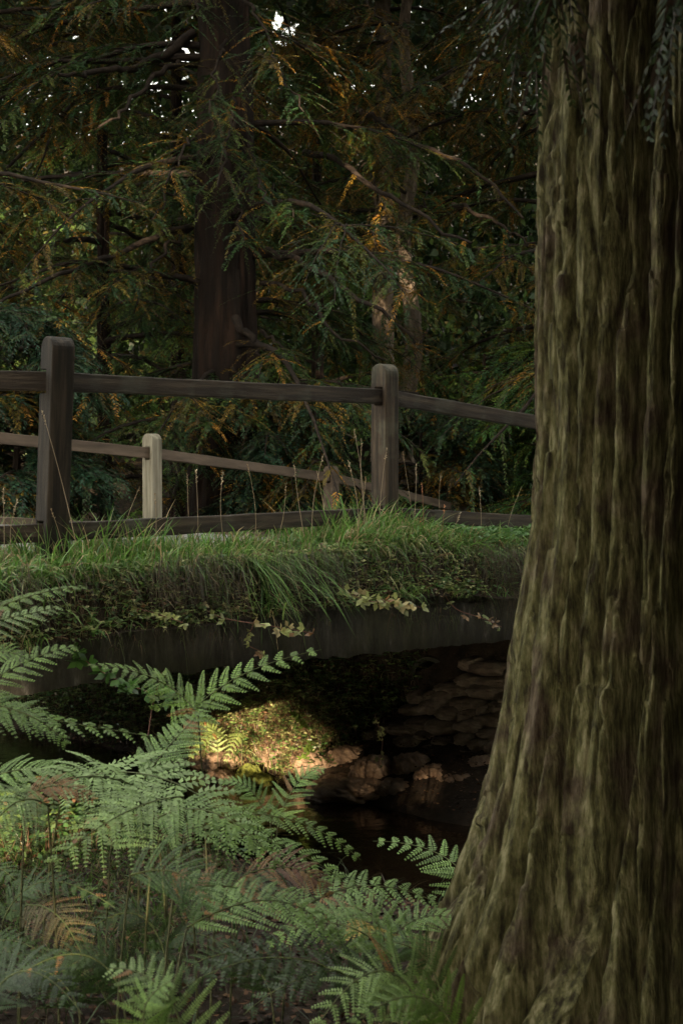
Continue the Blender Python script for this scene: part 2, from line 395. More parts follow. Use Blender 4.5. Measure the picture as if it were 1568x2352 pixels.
# ---------------------------------------------------------------- foreground tree
def edge_x():
    v = np.array([-900, 0, 400, 800, 1000, 1200, 1400, 1600, 1800, 2000, 2200, 2352, 2600])
    u = np.array([1260, 1246, 1230, 1232, 1240, 1228, 1196, 1162, 1122, 1070, 990, 918, 780])
    z = CZ-(v-1020)*4.05/F; x = (u-784)*4.03/F
    return z[::-1], x[::-1]
def big_trunk():
    zc, xe = edge_x(); cx, cy = 1.10, 4.12
    th1 = np.linspace(math.pi*.88, math.pi*1.50, 440); th2 = np.linspace(math.pi*1.50, math.pi*2.88, 150)[1:-1]
    th = np.concatenate([th1, th2]); zz = np.concatenate([np.linspace(.35, 4.0, 820), np.linspace(4.1, 14, 60)])
    TH, ZZ = np.meshgrid(th, zz, indexing='ij')
    r0 = .52
    fl = cx-np.interp(ZZ, zc, xe)-r0+.0                      # how much further out than r0 the left edge stands
    fl = fl*(1-sstep(ZZ, 4.2, 6))
    ang = np.cos(TH-math.pi)                                 # 1 on the left
    lobes = .30+.70*np.clip(ang, 0, 1)**1.5+.12*np.sin(5*TH+1)*(fl > .1)+.25*np.clip(np.cos(TH-math.pi*1.6), 0, 1)**3
    base = r0*(1-.012*(ZZ-2.5))+fl*lobes
    s_ = TH*.55
    # bark: plates stretched along the trunk, warped
    wx = s_+.034*(fbm(s_*2.5, ZZ*1.1, 41)-.5)*2+.010*(fbm(s_*14, ZZ*4, 42)-.5)
    wx = wx+.02*np.sin(ZZ*2.1+s_*4)*sstep(-ZZ, -1.9, -.6)
    d1, d2, cid = vor(wx/.100, ZZ/1.7+.5*fbm(s_*4, ZZ, 45), 3)
    gate = sstep(fbm(s_*5, ZZ*1.3, 50), .32, .50)
    e1 = np.clip(((d2-d1)-.05*gate)/(.12+.10*gate), 0, 1)
    q1, q2, cid2 = vor(wx/.034+7, ZZ/.8+.5*fbm(s_*7, ZZ*2, 46), 8)
    g2 = sstep(fbm(s_*8+3, ZZ*2.2, 52), .54, .62)
    e2 = np.clip((q2-q1)/.22, 0, 1)
    fib = fbm(wx*60, ZZ*3.5, 47, 4); fine = fbm(wx*130, ZZ*16, 48, 3); chip = fbm(wx*16, ZZ*8, 67, 3)
    dsp = -.012-.075*(1-e1**.6)*(.25+.75*gate)-.028*(1-e2**.6)*g2+.014*(cid-.5)+.006*(cid2-.5)+.013*(fib-.5)+.010*(fine-.5)-.012*sstep(chip, .62, .66)
    dsp = dsp+.035*(fbm(s_*2.2, ZZ*.7, 49)-.5)
    # deep long furrows
    for c_, w_, z0, z1, dp in ((.045, .010, 2.6, 4.8, .08), (.10, .009, .4, 2.3, .08), (.155, .013, .3, 4.8, .13), (.205, .009, .8, 2.6, .08), (.245, .010, 2.1, 4.8, .09), (.285, .013, .5, 4.8, .12), (.325, .009, 1.1, 3.3, .08), (.362, .011, .4, 4.2, .10), (.43, .012, .4, 4.5, .10), (.55, .012, .4, 4.5, .10), (.7, .012, .4, 4.5, .10)):
        cc = math.pi*.55*(1+c_)+.035*(fbm(ZZ*1.3, ZZ*0+c_*19, 61)-.5)*2+.010*(fbm(ZZ*5, ZZ*0+c_*31, 62)-.5)*2
        w_ = w_*2.0*(.40+1.3*fbm(ZZ*2.3, ZZ*0+c_*7, 63))
        dd_ = np.abs(s_-cc+.006*(fbm(ZZ*22, ZZ*0+c_*13, 64)-.5))
        dsp = dsp+(-dp*(1-sstep(dd_, w_*.45, w_*.95))+.012*np.exp(-((dd_-1.5*w_)/(.8*w_))**2))*sstep(ZZ, z0-.3, z0)*(1-sstep(ZZ, z1, z1+.3))
    # knot
    kn = np.hypot((s_-math.pi*.55*1.27)/.05, (ZZ-1.83)/.06); dsp = dsp-.02*np.exp(-(kn-1)**2*6)+.02*np.exp(-kn**2)
    rr = base+dsp
    V = np.stack([cx+rr*np.cos(TH), cy+rr*np.sin(TH)*1.0, ZZ], -1)
    na, nz = TH.shape; i, j = np.meshgrid(np.arange(na), np.arange(nz-1), indexing='ij'); i2 = (i+1) % na
    Fc = np.stack([i*nz+j, i2*nz+j, i2*nz+j+1, i*nz+j+1], -1).reshape(-1, 4)
    return V.reshape(-1, 3), Fc
bt = empty('large_tree', (1.10, 4.12, .9)); tag(bt, 'massive tree with furrowed mossy bark filling the right side in the foreground', 'tree')
V, Fc = big_trunk(); mesh_np('trunk', V, Fc, M['bark_big'], bt, smooth=True)

# conifer twig foliage ------------------------------------------------------
GREENS = [(.020, .052, .017), (.034, .070, .015), (.052, .082, .015), (.075, .088, .013)]
WARM = [(.11, .082, .012), (.16, .095, .012), (.25, .12, .015), (.065, .048, .014)]
def twigs(s, p, d, L, nl, leafL, leafW, col, droop=.5, flat=.75, stem=True):
    """p,d (n,3) twig starts and directions, L (n,), col (n,3) twig colours"""
    n = len(p)
    if n == 0: return
    d = unit(d); up = np.tile([0, 0, 1.], (n, 1))
    side = unit(np.cross(d, up+.001)); nn = unit(np.cross(side, d)*flat+randu(n)*(1-flat))
    t = (np.arange(nl)+.5)/nl
    tt = t[None, :]+rng.uniform(-.5, .5, (n, nl))/nl
    pos = p[:, None]+d[:, None]*(L[:, None]*tt)[..., None]+np.array([0, 0, -1.])*(droop*L[:, None]*tt**2)[..., None]
    dd = unit(d[:, None]+np.array([0, 0, -1.])*(2*droop*tt)[..., None])
    sgn = np.where(np.arange(nl) % 2 == 0, 1, -1)[None, :, None]
    sd = unit(np.cross(dd, nn[:, None]))
    ld = unit(dd*rng.uniform(.5, 1.1, (n, nl, 1))+sd*sgn*rng.uniform(.5, 1.0, (n, nl, 1))+np.array([0, 0, -1.])*rng.uniform(-.15, .4, (n, nl, 1)))
    LL = leafL*rng.uniform(.6, 1.25, (n, nl))*(1.15-.7*tt)
    cc = col[:, None]*(1+.28*rng.normal(size=(n, nl, 1))).clip(.4, 1.9)
    nl3 = unit(nn[:, None]+.5*rng.normal(size=(n, nl, 3)))
    s.kites(pos.reshape(-1, 3), ld.reshape(-1, 3), nl3.reshape(-1, 3), LL.ravel(), leafW*rng.uniform(.7, 1.3, n*nl), cc.reshape(-1, 3))
    if stem:
        for k in range(2):
            t0, t1 = k/2, (k+1)/2
            q0 = p+d*(L*t0)[:, None]+np.array([0, 0, -1.])*(droop*L*t0**2)[:, None]
            q1 = p+d*(L*t1)[:, None]+np.array([0, 0, -1.])*(droop*L*t1**2)[:, None]
            s.kites(q0, q1-q0, randu(n), np.linalg.norm(q1-q0, axis=1), .009, np.tile((.045, .03, .02), (n, 1)), .3)
def limb_path(p0, az, L, rise, sag, n=12):
    t = np.linspace(0, 1, n); d = np.array([math.cos(az), math.sin(az), 0])
    side = np.array([-d[1], d[0], 0])
    wob = .10*L*(fbm(t*2+rng.uniform(0, 90), t*0, 5)-.5)
    wz = .06*L*(fbm(t*3+rng.uniform(0, 90), t*0, 6)-.5)
    return np.asarray(p0)+d*(L*t)[:, None]+side*wob[:, None]+np.array([0, 0, 1.])*(rise*L*t-sag*L*t**2+wz)[:, None]
def dress(s, path, ntw, Ltw, nl, leafL, leafW, cols, wts, start=.12, droop=.55, warm=.25):
    """hang twigs along a limb"""
    n = len(path); t = rng.uniform(start, 1, ntw)
    x = t*(n-1); i = np.minimum(x.astype(int), n-2); f = (x-i)[:, None]
    p = path[i]*(1-f)+path[i+1]*f; tn = unit(path[i+1]-path[i])
    side = unit(np.cross(tn, [0, 0, 1.]))*np.where(rng.random(ntw) < .5, 1, -1)[:, None]
    d = unit(tn*rng.uniform(.2, 1, (ntw, 1))+side*rng.uniform(.3, 1, (ntw, 1))+np.array([0, 0, 1.])*rng.uniform(-.5, .3, (ntw, 1)))
    L = Ltw*rng.uniform(.45, 1.2, ntw)*(1.15-.5*t)
    g = col_mix(ntw, cols, wts, .15); wm = col_mix(ntw, WARM, [3, 3, 2, 3], .15)
    blend = fbm(p[:, 0]*2.0+p[:, 1]*.9+40, p[:, 2]*2.0+40, 77, 3)
    isw = blend+.16*rng.normal(size=ntw) > (1-warm)*.5+.24-.022*(p[:, 2]-4.5)
    col = np.where(isw[:, None], wm, g)
    twigs(s, p, d, L, nl, leafL, leafW, col, droop)
def trunk_mesh(x, y, z0, z1, r0, r1, nth=64, nz=220, lean=(0, 0), seed=1, amp=.05, wav=0, cell=(.11, 1.1), flare=.35):
    th = np.linspace(0, 2*np.pi, nth, endpoint=False); zz = np.linspace(z0-.5, z1, nz)
    TH, ZZ = np.meshgrid(th, zz, indexing='ij'); t = (ZZ-z0)/(z1-z0)
    r = r0+(r1-r0)*t+flare*r0*np.exp(-np.clip(ZZ-z0, 0, 99)/.8)*(1+.3*np.sin(5*TH+seed))
    sx = TH*r0
    w_ = sx+.05*(fbm(np.cos(TH)*3+5, ZZ*.8+np.sin(TH)*3, seed)-.5)
    d1, d2, cid = vor(w_/cell[0], ZZ/cell[1], seed)
    r = r-amp*(1-np.clip((d2-d1)/.4, 0, 1)**.6)+amp*.5*(cid-.5)+amp*.4*(fbm(w_*30, ZZ*4, seed+2)-.5)
    ox = lean[0]*t+wav*np.sin(ZZ*1.9+seed); oy = lean[1]*t
    V = np.stack([x+ox+r*np.cos(TH), y+oy+r*np.sin(TH), ZZ], -1)
    i, j = np.meshgrid(np.arange(nth), np.arange(nz-1), indexing='ij'); i2 = (i+1) % nth
    return V.reshape(-1, 3), np.stack([i*nz+j, i2*nz+j, i2*nz+j+1, i*nz+j+1], -1).reshape(-1, 4)
def conifer(name, label, x, y, r, top, limbs, m, zlo=1.5, zhi=10.5, L=(2.2, 4.2), ntw=22, nl=38, leaf=(.068, .014), cols=GREENS, wts=(4, 3, 2, 1), warm=.25, az=(0, 2*math.pi), rise=(-.05, .35), sag=(.25, .55), cat='tree', wav=0, amp=.05, explicit=(), Ltw=.75, cell=(.11, 1.1), lean=(0, 0), flare=.35, group=None, droop=.28):
    z0 = float(ground(np.array(x), np.array(y))); z0 = max(z0, .05)
    root = empty(name, (x, y, z0)); tag(root, label, cat, group)
    V, Fc = trunk_mesh(x, y, z0, top, r, r*.35, seed=int(abs(x*13+y*7)), wav=wav, amp=amp, cell=cell, lean=lean, flare=flare)
    mesh_np('trunk', V, Fc, m, root, smooth=True); st = Soup()
    cr = Soup()
    for k in range(limbs):
        z = z0+zlo+(zhi-zlo)*((k+rng.random())/limbs); a = rng.uniform(*az); LL = rng.uniform(*L)
        tt = (z-z0)/(top-z0)
        p0 = (x+lean[0]*tt+.5*r*math.cos(a), y+lean[1]*tt+.5*r*math.sin(a), z)
        pa = limb_path(p0, a, LL, rng.uniform(*rise), rng.uniform(*sag))
        rr = np.linspace(.018+.010*LL, .006, len(pa)); st.tube(pa, rr, 5)
        # bend of side branches
        paths = [pa]
        for q in range(3):
            i = rng.integers(2, 8); a2 = a+rng.choice([-1, 1])*rng.uniform(.5, 1.0)
            pb = limb_path(pa[i], a2, LL*rng.uniform(.3, .5), rng.uniform(-.2, .1), rng.uniform(.2, .6), 8); st.tube(pb, np.linspace(.012, .004, 8), 4); paths.append(pb)
        ntw_ = int(ntw*1.7); dress(cr, pa, ntw_, Ltw, nl, *leaf, cols, wts, warm=warm, droop=droop)
        for pb in paths[1:]: dress(cr, pb, ntw_//2, Ltw*.85, nl, *leaf, cols, wts, warm=warm, droop=droop, start=.05)
    for pts, rad, dressn in explicit:
        pts = np.array(pts, float)
        t = np.linspace(0, 1, len(pts)); tt = np.linspace(0, 1, 16)
        pa = np.stack([np.interp(tt, t, pts[:, c]) for c in range(3)], 1)
        for _ in range(2): pa[1:-1] = (pa[:-2]+2*pa[1:-1]+pa[2:])/4
        pa = pa+.03*rng.normal(size=pa.shape)*[[1, 1, 1]]*(np.arange(16)[:, None] > 1)
        st.tube(pa, np.linspace(rad, rad*.35, 16), 8)
        if dressn: dress(cr, pa, dressn, Ltw, nl, *leaf, cols, wts, warm=warm, droop=droop)
    st.build('branches', M['twig'], root, smooth=True); cr.build('crown', M['leaf'], root); child_fix(root)
    return root
# the crown of the foreground tree: overhead, above the frame, and twigs hanging into its top edge
cr = Soup(); lb = Soup()
for k in range(26):
    z = 4.9+6*rng.random(); a = rng.uniform(-2.2, -.2); LL = rng.uniform(3, 5.5)
    pa = limb_path((1.1+.3*math.cos(a), 4.12+.3*math.sin(a), z), a, LL, rng.uniform(.1, .4), rng.uniform(.1, .35)); lb.tube(pa, np.linspace(.06, .01, len(pa)), 6)
    dress(cr, pa, 60, .9, 16, .15, .05, GREENS, (4, 3, 2, 1), warm=.05, droop=.35)
hang = []
for u, v, D, L_, dv in ((1215, -60, 3.0, .30, (-.1, .05, -1)), (1265, -70, 2.9, .34, (.05, 0, -1)), (1180, -80, 3.1, .22, (-.2, 0, -1)), (1560, -60, 2.5, .3, (.0, 0, -1))):
    p0 = P(u, v, D); up = p0+np.array([.35, .5, .75]); tt = np.linspace(0, 1, 8)[:, None]
    pa = up*(1-tt)+p0*tt+np.array([0, 0, .15])*np.sin(tt*math.pi); lb.tube(pa, np.linspace(.008, .003, 8), 4)
    n = 7; dd = unit(np.array(dv)+.35*rng.normal(size=(n, 3)))
    twigs(cr, p0+.02*rng.normal(size=(n, 3))-np.array(dv)*.0, dd, np.full(n, L_)*rng.uniform(.6, 1.1, n), 34, .036, .008, col_mix(n, [(.03, .055, .018), (.035, .05, .015)], [1, 1]), .1)
lb.build('branches', M['bark_big'], bt, smooth=True)
V = np.concatenate(cr.V).reshape(-1, 4, 3); cc = np.concatenate(cr.c).reshape(-1, 4, 3)
keep = ~in_gap(V.mean(1), .06); V = V[keep].reshape(-1, 3); cc = cc[keep].reshape(-1, 3)
mesh_np('crown', V, np.arange(len(V)).reshape(-1, 4), M['leaf'], bt, cc)
child_fix(bt)

# ---------------------------------------------------------------- background trees
Dm = 19.0
ex = [([P(445, 75, 19), P(330, 150, 18.6), P(230, 165, 18), P(130, 175, 17.5)], .065, 20),
      ([P(420, 120, 19), P(330, 200, 18.3), P(240, 290, 17.5)], .045, 14),
      ([P(440, 520, 18.9), P(370, 545, 18.4), P(250, 585, 17.8), P(120, 640, 17), P(-20, 705, 16.3)], .05, 16),
      ([P(440, 525, 18.9), P(390, 560, 18.5), P(340, 610, 18), P(310, 690, 17.6)], .032, 10),
      ([P(600, 572, 18.9), P(680, 590, 18.3), P(760, 640, 17.6), P(850, 700, 17), P(960, 790, 17.3)], .05, 12),
      ([P(600, 650, 18.9), P(660, 655, 18.4), P(720, 700, 17.8), P(760, 760, 17.3), P(880, 830, 17.6)], .035, 8),
      ([P(540, 730, 18.45), P(560, 762, 18.3), P(590, 778, 18.2), P(594, 800, 18.15), P(590, 850, 18.1)], .06, 0),
      ([P(600, 760, 18.8), P(650, 800, 18.3), P(700, 850, 17.9)], .03, 6)]
for u0, v0, u1, v1 in ((500, -80, 430, 60), (560, 0, 640, 150), (520, 90, 480, 260), (560, 180, 520, 330), (590, 120, 700, 260), (540, 280, 500, 420), (570, 330, 610, 470), (460, 300, 380, 420), (530, 420, 560, 560), (590, 420, 680, 500), (450, 420, 350, 500), (530, 840, 600, 960), (560, 880, 700, 980), (500, 900, 450, 1040)):
    ex.append(([P(u0, v0, 18.7), P((u0+u1)/2, (v0+v1)/2-20, 18.0), P(u1, v1, 17.5 if v1 > 900 else 17.0)], .025, 34))
conifer('redwood_tree', 'broad dark redwood trunk with drooping limbs behind both fences', -1.54, Dm, .49, 16, 40, M['bark_red'], zlo=.8, zhi=11, explicit=ex, amp=.06, cell=(.12, 1.6), L=(2, 4.2), ntw=26, warm=.14, wts=(5, 3, 2, 1), flare=.3)
ex2 = [([P(u_, v_-40, 22.5), P(u_+dx, v_, 21.8), P(u_+2*dx, v_+50, 21)], .02, 36) for u_, v_, dx in ((840, 40, 30), (930, 90, -25), (860, 180, 20), (960, 230, -20), (850, 300, 25), (940, 380, -25), (850, 440, 20), (980, 480, -15), (850, 560, 12), (990, 640, -12), (900, 740, 15), (980, 800, -20), (860, 830, 20))]+[([P(700, 350, 21), P(780, 370, 20), P(860, 430, 19.5), P(960, 500, 19), P(1080, 560, 18.5)], .05, 8),
       ([P(820, 250, 22), P(900, 300, 21), P(1000, 350, 20.5), P(1120, 400, 20), P(1200, 500, 19.6)], .05, 10),
       ([P(1040, 470, 22), P(1120, 500, 21), P(1230, 560, 20.5)], .04, 6)]
conifer('pine_tree', 'slender grey pine trunk in the gap right of the dark redwood', .75, 26, .24, 16, 16, M['bark_grey'], zlo=4.5, zhi=12, warm=.35, explicit=(), cell=(.08, .3), amp=.03, L=(1.8, 3.2))
conifer('crooked_tree', 'crooked brown trunk with a sunlit orange patch above the second fence post', 1.12, 24, .19, 12, 10, M['bark_grey'], zlo=5.5, zhi=11, warm=.4, wav=.09, cell=(.08, .25), amp=.035, explicit=ex2+[([P(925, 600, 23.8), P(900, 585, 23.5), P(860, 570, 23.3)], .05, 0)], L=(1.8, 3.4))
specs = [('left_edge', -6.6, 16.5, .3, 46, .38), ('b', -6.1, 20.0, .28, 40, .35), ('c', -8.5, 23, .3, 30, .3), ('d', 4.3, 18.5, .28, 44, .30), ('e', 3.45, 23.0, .25, 36, .35), ('f', 6.8, 24, .3, 26, .25), ('g', -.5, 29.5, .16, 26, .15), ('h', -3.2, 28, .18, 26, .2)]
specs += [('i', -3.9, 23.5, .13, 44, .3)]
labs = ['conifer at the far left with orange-tipped drooping sprays behind the fence', 'conifer between the left edge and the redwood with olive sprays', 'conifer half hidden at the far left behind nearer drooping sprays',
        'dense dark conifer just left of the big foreground trunk', 'conifer with brown and olive sprays right of the crooked sunlit trunk', 'conifer mostly hidden behind the big foreground trunk',
        'light green conifer glimpsed through the gap right of the redwood', 'pale conifer seen through the bright gap left of the redwood', 'thin dark conifer with many drooping sprays left of the redwood']
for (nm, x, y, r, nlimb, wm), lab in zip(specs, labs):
    lg = nm in 'gh'  # g and h get brighter greens standing for open-sky light on leaves
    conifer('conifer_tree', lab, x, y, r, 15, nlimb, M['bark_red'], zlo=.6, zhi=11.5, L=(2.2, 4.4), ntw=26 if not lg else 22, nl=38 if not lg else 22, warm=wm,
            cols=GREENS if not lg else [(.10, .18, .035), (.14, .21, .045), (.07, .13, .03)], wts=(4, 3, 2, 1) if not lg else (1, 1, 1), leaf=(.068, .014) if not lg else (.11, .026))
# low shrubs of drooping evergreen behind the far fence
for k, (x, y, h_, lab) in enumerate(((-3.6, 15.8, 2.6, 'shaggy evergreen shrub behind the left end of the far fence'), (-.9, 18.2, 2.2, 'teal evergreen shrub at the foot of the redwood'), (1.1, 19.8, 2.6, 'dark evergreen shrub behind the middle of the far fence'),
                                  (2.9, 19.2, 3.2, 'evergreen shrub with bright green tips beside the big foreground trunk'), (-5.9, 14.6, 2.4, 'dark evergreen shrub at the far left behind the fence'), (2.2, 22.0, 3.4, 'yellowish leafy shrub farther back above the top rail'))):
    cl = [(.016, .046, .026), (.022, .056, .026), (.035, .062, .02)] if k not in (3, 5) else [(.05, .12, .025), (.035, .085, .03), (.09, .13, .02)]
    conifer('evergreen_shrub', lab, x, y, .05, h_+.5, 34, M['bark_red'], zlo=.25, zhi=h_, L=(.8, 1.4), ntw=24, nl=22, cols=cl, wts=(1, 1, 1), warm=.12, cat='shrub', rise=(.1, .5), Ltw=.55, amp=.005, leaf=(.08, .017))

# far wood: one leafy mass, with gaps to the sky
def leaf_cloud(name, n, lo, hi, size, cols, wts, clump=0, drop=None, m='leaf'):
    p = rng.uniform(lo, hi, (n, 3))
    if clump:
        k = fbm(p[:, 0]/clump+p[:, 1]*.3+60, p[:, 2]/clump+60, 91, 3); p = p[k > .42]
    if drop is not None: p = p[~drop(p)]
    n = len(p); s = Soup(); L = size*rng.uniform(.6, 1.4, n)
    s.kites(p, unit(randu(n)+[0, 0, -.4]), randu(n), L, L*.6, col_mix(n, cols, wts, .3)); return s.build(name, M[m])
def skyhole(p):
    k = np.zeros(len(p), bool)
    for u, v, r in ((420, 120, 38), (352, 205, 20), (655, 85, 34), (640, 60, 16), (300, 250, 10)):
        uu = 784+p[:, 0]/p[:, 1]*F; vv = 1020-(p[:, 2]-CZ)/p[:, 1]*F
        k |= np.hypot(uu-u, vv-v) < r
    return k
fw = leaf_cloud('distant_wood', 330000, (-14, 32, 1), (17, 44, 22), .23, [(.06, .11, .03), (.09, .14, .035), (.035, .06, .025), (.12, .10, .03)], (2, 1, 4, 1), 0, skyhole)
tag(fw, 'distant mass of green woodland leaves seen through gaps between the trees', 'woodland', kind='stuff')
cv2 = leaf_cloud('side_blocking_leaves', 90000, (4.5, -6, .3), (12, 5, 14), .35, [(.03, .06, .025), (.05, .06, .02)], (1, 1))  # unseen leaves added at the right so light comes from the left
tag(cv2, 'unseen leaf mass added at the right to block side light', 'woodland', kind='stuff')
cp = leaf_cloud('shading_leaf_cap', 26000, (-11, 17, 10.5), (10, 32, 15), .36, [(.03, .06, .025), (.05, .06, .02)], (1, 1), 0, skyhole)  # leaf cap added above the far trees to darken the background
tag(cp, 'leaf cap added over the trees beyond the road to darken them', 'woodland', kind='stuff')
oc = leaf_cloud('overhead_shading_leaves', 26000, (-6, -5, 4.5), (3, 3.3, 6.8), .25, [(.03, .06, .025), (.05, .06, .02)], (1, 1), 0, in_gap)  # unseen leaves added overhead to shade the lower foreground
tag(oc, 'unseen leaf layer added overhead to shade the foreground bracken', 'woodland', kind='stuff')
c3 = leaf_cloud('right_blocking_leaves', 9000, (4.5, 5, 4.5), (12, 12, 14), .35, [(.03, .06, .025), (.05, .06, .02)], (1, 1))  # thinner run of unseen leaves, added to cut light from the right
tag(c3, 'unseen thin leaf mass added beyond the big trunk to cut light from the right', 'woodland', kind='stuff')
th_ = leaf_cloud('blocker', 42000, (-.6, -7, .5), (6.5, -2.2, 5.2), .26, [(.03, .06, .025), (.05, .06, .02)], (1, 1), 0, in_gap)  # unseen leaves added to keep low light off the big trunk
tag(th_, 'unseen leaf thicket on the near bank behind the viewer', 'blocker', kind='stuff')
# unseen leaves added to block the low sun, with gaps toward chosen spots
cv = leaf_cloud('sun_blocking_leaves', 210000, (-14, -19, 4.2), (12, -12, 20), .42, [(.03, .06, .025), (.05, .06, .02)], (1, 1), 0, in_gap)
tag(cv, 'unseen leaf mass added behind the camera to block the low sun', 'woodland', kind='stuff')

# ---------------------------------------------------------------- stones
def rock(name, c, size, seed, m, parent=None, sq=1.0, rot=0, amp=.18, sub=4):
    bm = bmesh.new(); bmesh.ops.create_icosphere(bm, subdivisions=sub, radius=1)
    co = np.array([v.co[:] for v in bm.verts]); 
    if sq != 1: co = np.sign(co)*np.abs(co)**sq
    n = fbm(co[:, 0]*1.6+seed*3.1+co[:, 2], co[:, 1]*1.6+seed*1.7-co[:, 2]*.7, seed, 4)-.5
    n2 = fbm(co[:, 0]*7+seed+co[:, 2]*5, co[:, 1]*7+seed*1.7-co[:, 2]*4, seed+1, 4)-.5
    v1, v2, _ = vor(co[:, 0]*2.2+seed+co[:, 2]*1.3, co[:, 1]*2.2-co[:, 2]*1.6+seed, seed+5); n = n+.55*(np.minimum(v2-v1, .5)-.3)
    co = co*(1+amp*2*n+amp*.8*n2)[:, None]*np.array(size)
    ca, sa = math.cos(rot), math.sin(rot); co = np.stack([co[:, 0]*ca-co[:, 1]*sa, co[:, 0]*sa+co[:, 1]*ca, co[:, 2]], 1)
    for v, q in zip(bm.verts, co): v.co = q
    for f in bm.faces: f.smooth = True
    me = bpy.data.meshes.new(name); bm.to_mesh(me); bm.free(); me.materials.append(m)
    o = bpy.data.objects.new(name, me); o.location = c; link(o)
    if parent: o.parent = parent; o.location = np.array(c)-np.array(parent.location)
    return o
yaw_b = math.atan2(NB[1], NB[0])
wl = empty('stone_wall', AB3(3.7, .4, 0)); tag(wl, 'stacked rounded stones forming the bank wall under the bridge', 'wall')
sd = 0
for r_ in range(11):
    z = .02+.078*r_; b = -.62+.1*(r_ % 2)+rng.uniform(0, .1)
    while b < 1.15-.07*r_+.15*math.sin(r_*2.1):
        wd = rng.uniform(.055, .17); b += wd*.93; sd += 1
        a = 3.5+.088*r_+rng.uniform(-.03, .03)
        rock('stone', AB3(a, b, z+rng.uniform(-.03, .03)), (wd*1.08, .15, rng.uniform(.042, .062)), sd, M['stone'], wl, .86, yaw_b+rng.uniform(-.2, .2), .17, 4)
        b += wd*.93
# backing earth of the wall is the ground; individual rocks at the waterline
rocks = [(520, 1760, 10.8, .17, .11, 'rock', 'sunlit orange-brown boulder at the left end of the waterline'),
         (505, 1788, 10.5, .12, .06, 'rock', 'flat wet sunlit rock lying below the orange-brown boulder'),
         (572, 1782, 10.4, .10, .08, 'moss', 'bright yellow-green moss-covered rock in the sun patch'),
         (600, 1795, 10.35, .09, .06, 'moss', 'smaller mossy rock leaning on the bright mossy rock at the water'),
         (640, 1742, 10.7, .17, .13, 'rock', 'large rounded rock behind the mossy rocks, half in shade'),
         (715, 1765, 10.5, .19, .12, 'rock', 'dark rock between the large sunlit rock and the long wet boulder'),
         (790, 1745, 10.5, .17, .10, 'rock', 'dark flat rock with a shaded crevice below it'),
         (855, 1775, 10.1, .15, .11, 'rock', 'brown rock above the long wet boulder'),
         (800, 1815, 10.0, .30, .09, 'rock', 'long wet boulder at the waterline with dripping gravel'),
         (905, 1820, 9.9, .16, .09, 'rock', 'dark wet rock right of the long wet boulder'),
         (940, 1765, 10.1, .14, .10, 'rock', 'dark stone at the lower left foot of the stacked wall'),
         (1000, 1790, 9.9, .15, .09, 'rock', 'brown lit rock at the foot of the stacked wall'),
         (1015, 1840, 9.7, .12, .045, 'rock', 'thin flat rock just breaking the water surface'),
         (1060, 1800, 9.8, .16, .09, 'rock', 'reddish sun-touched rock beside the big trunk at the waterline'),
         (1105, 1765, 9.9, .11, .08, 'rock', 'small orange sunlit rock touching the edge of the big trunk'),
         (1090, 1840, 9.6, .13, .09, 'rock', 'dark rock in the water next to the big trunk'),
         (455, 1770, 11.0, .16, .08, 'rock', 'shaded rock at the leftmost end of the far waterline')]
for k, (u, v, D, w_, h_, mt, lab) in enumerate(rocks):
    c = P(u, v, D); c[2] = max(c[2], .0)
    tag(rock('rock', c, (w_, w_*.8, h_), 50+k, M[mt], None, .85, rng.uniform(-.4, .4), .26, 5), lab, 'rock')

# ---------------------------------------------------------------- grass
def blades(s, p, h, w, lean, droop, col, seg=4):
    """p (n,3), h (n,), lean (n,2) horizontal lean direction*amount"""
    n = len(p); t = np.linspace(0, 1, seg+1)
    ln = np.concatenate([lean, np.zeros((n, 1))], 1)
    pts = p[:, None]+h[:, None, None]*(np.array([0, 0, 1.])*(t-droop[:, None]*t**2.2)[..., None]+ln[:, None]*(t**1.6)[None, :, None])
    sd = unit(np.cross(ln+.001*rng.normal(size=(n, 3)), [0, 0, 1.])+.6*rng.normal(size=(n, 3))*[1, 1, .2])
    ww = (w[:, None]*np.array([.8, 1, .8, .5, .06][:seg+1])[None])[..., None]*.5
    V = np.stack([pts-sd[:, None]*ww, pts+sd[:, None]*ww], 2)        # n, seg+1, 2, 3
    base = np.arange(n)[:, None]*(2*(seg+1)); k = np.arange(seg)[None]*2
    Fc = np.stack([base+k, base+k+1, base+k+3, base+k+2], -1).reshape(-1, 4)
    cc = col[:, None]*np.array([.9, 1, 1, 1, 1])[None, :seg+1, None]
    s.add(V.reshape(-1, 3), Fc, np.repeat(cc.reshape(-1, 3), 2, 0))
GR = [(.06, .135, .026), (.085, .17, .03), (.125, .19, .05), (.20, .20, .085), (.27, .20, .11)]
s = Soup()
